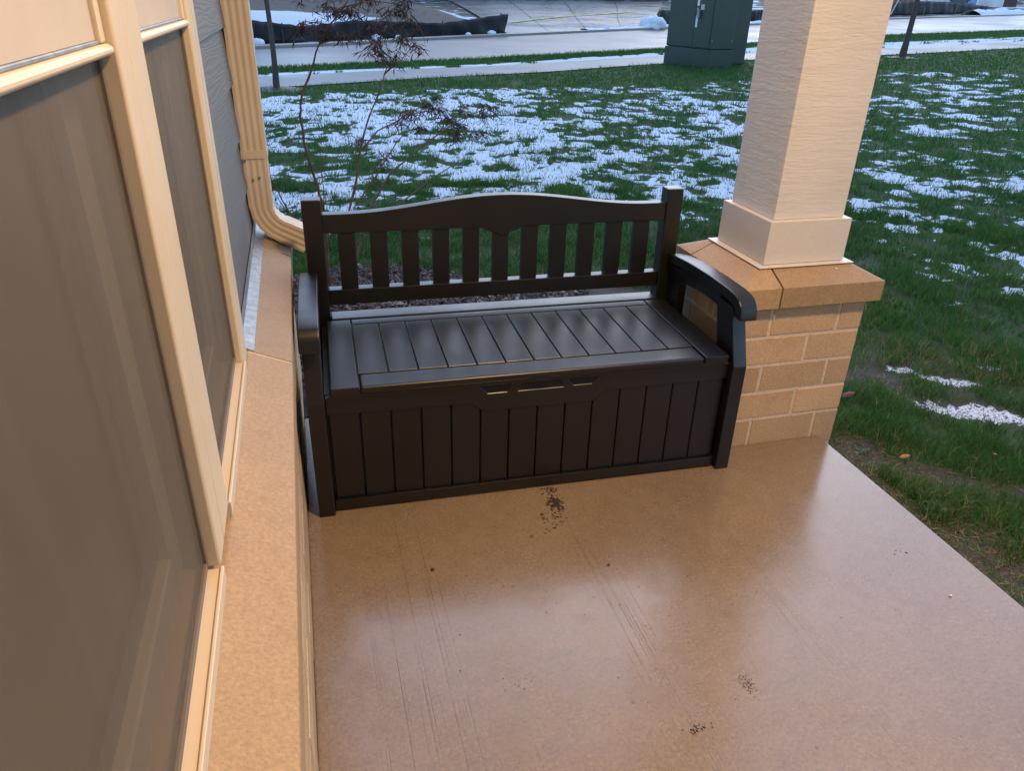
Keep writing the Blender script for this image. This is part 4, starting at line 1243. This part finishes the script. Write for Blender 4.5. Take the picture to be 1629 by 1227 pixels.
for (p, m_, L, lab) in (((2.09, .39), REDL, .03, 'dark red fallen leaf in the grass beside the pier'), ((2.34, -.10), TANL, .016, 'small orange-tan fallen leaf standing in the grass'), ((1.985, -.06), TANL, .018, 'curled tan leaf on the bare soil strip'), ((.66, .98), REDL, .05, 'reddish dead leaf on the mulch behind the bench')):
    z = gz(*p) + .03
    a = rng.uniform(0, 6.28); d_ = Vector((math.cos(a), math.sin(a), .35)); s_ = Vector((-d_.y, d_.x, .1))
    c = Vector((p[0], p[1], z))
    V = [c - d_ * L, c - d_ * L * .3 + s_ * L * .55, c + d_ * L * .5 + s_ * L * .45, c + d_ * L, c + d_ * L * .5 - s_ * L * .4, c - d_ * L * .3 - s_ * L * .5, c + Vector((0, 0, L * .25))]
    tag(MB().add(V, [(i, (i + 1) % 6, 6) for i in range(6)]).build('fallen_leaf', m_, smooth=True), lab, 'leaf', 'fallen leaves')

# dead straw and clods on the bare strip beside the slab
n = 9000
x = 1.74 + .75 * nr.random(n) ** 1.6; y = nr.uniform(-2.0, .55, n)
k = (nr.random(n) < .12 + .88 * soil_f(x, y)) & ~((x < 1.80) & (y > .07)); x, y = x[k], y[k]; n = len(x)
a = nr.random(n) * 2 * np.pi; L_ = .008 + .045 * nr.random(n) ** 2; w_ = .0012 + .0016 * nr.random(n); z = lawn_z(x, y) + .004 + .006 * nr.random(n)
dx, dy = np.cos(a), np.sin(a); tl = np.abs(nr.normal(0, .25, n)) * L_
V = np.stack([np.stack([x - dy * w_, y + dx * w_, z], -1), np.stack([x + dy * w_, y - dx * w_, z], -1), np.stack([x + dx * L_, y + dy * L_, z + tl], -1)], 1).reshape(-1, 3)
tn = np.where(nr.random(n) < .45, .93 + .07 * nr.random(n), nr.random(n) * .8)
tag(link('straw', np_mesh('straw', V, np.arange(3 * n), np.full(n, 3), {'tint': np.repeat(tn, 3)}), GRASS), 'dead straw and sprouts lying on bare soil along the slab edge', 'straw', kind='stuff')
m = MB()
for k in range(900):
    x = 1.74 + .6 * rng.random() ** 1.5; y = rng.uniform(-1.6, .5)
    if (x < 1.80 and y > .07) or float(soil_f(np.array([x]), np.array([y]))[0]) < .4: continue
    r_ = rng.uniform(.002, .009) * rng.random() + .002; zz = gz(x, y)
    V = [(x + r_ * math.cos(a) * rng.uniform(.6, 1.2), y + r_ * math.sin(a) * rng.uniform(.6, 1.2), zz - .003) for a in (0, 1.25, 2.5, 3.77, 5.0)] + [(x, y, zz + r_ * .8)]
    m.add(V, [(i, (i + 1) % 5, 5) for i in range(5)])
tag(m.build('soil_clods', simple('clod_soil', (.09, .07, .058), .9, .4, 60, .3, .002)), 'small soil clods on the bare strip along the slab edge', 'soil', kind='stuff')
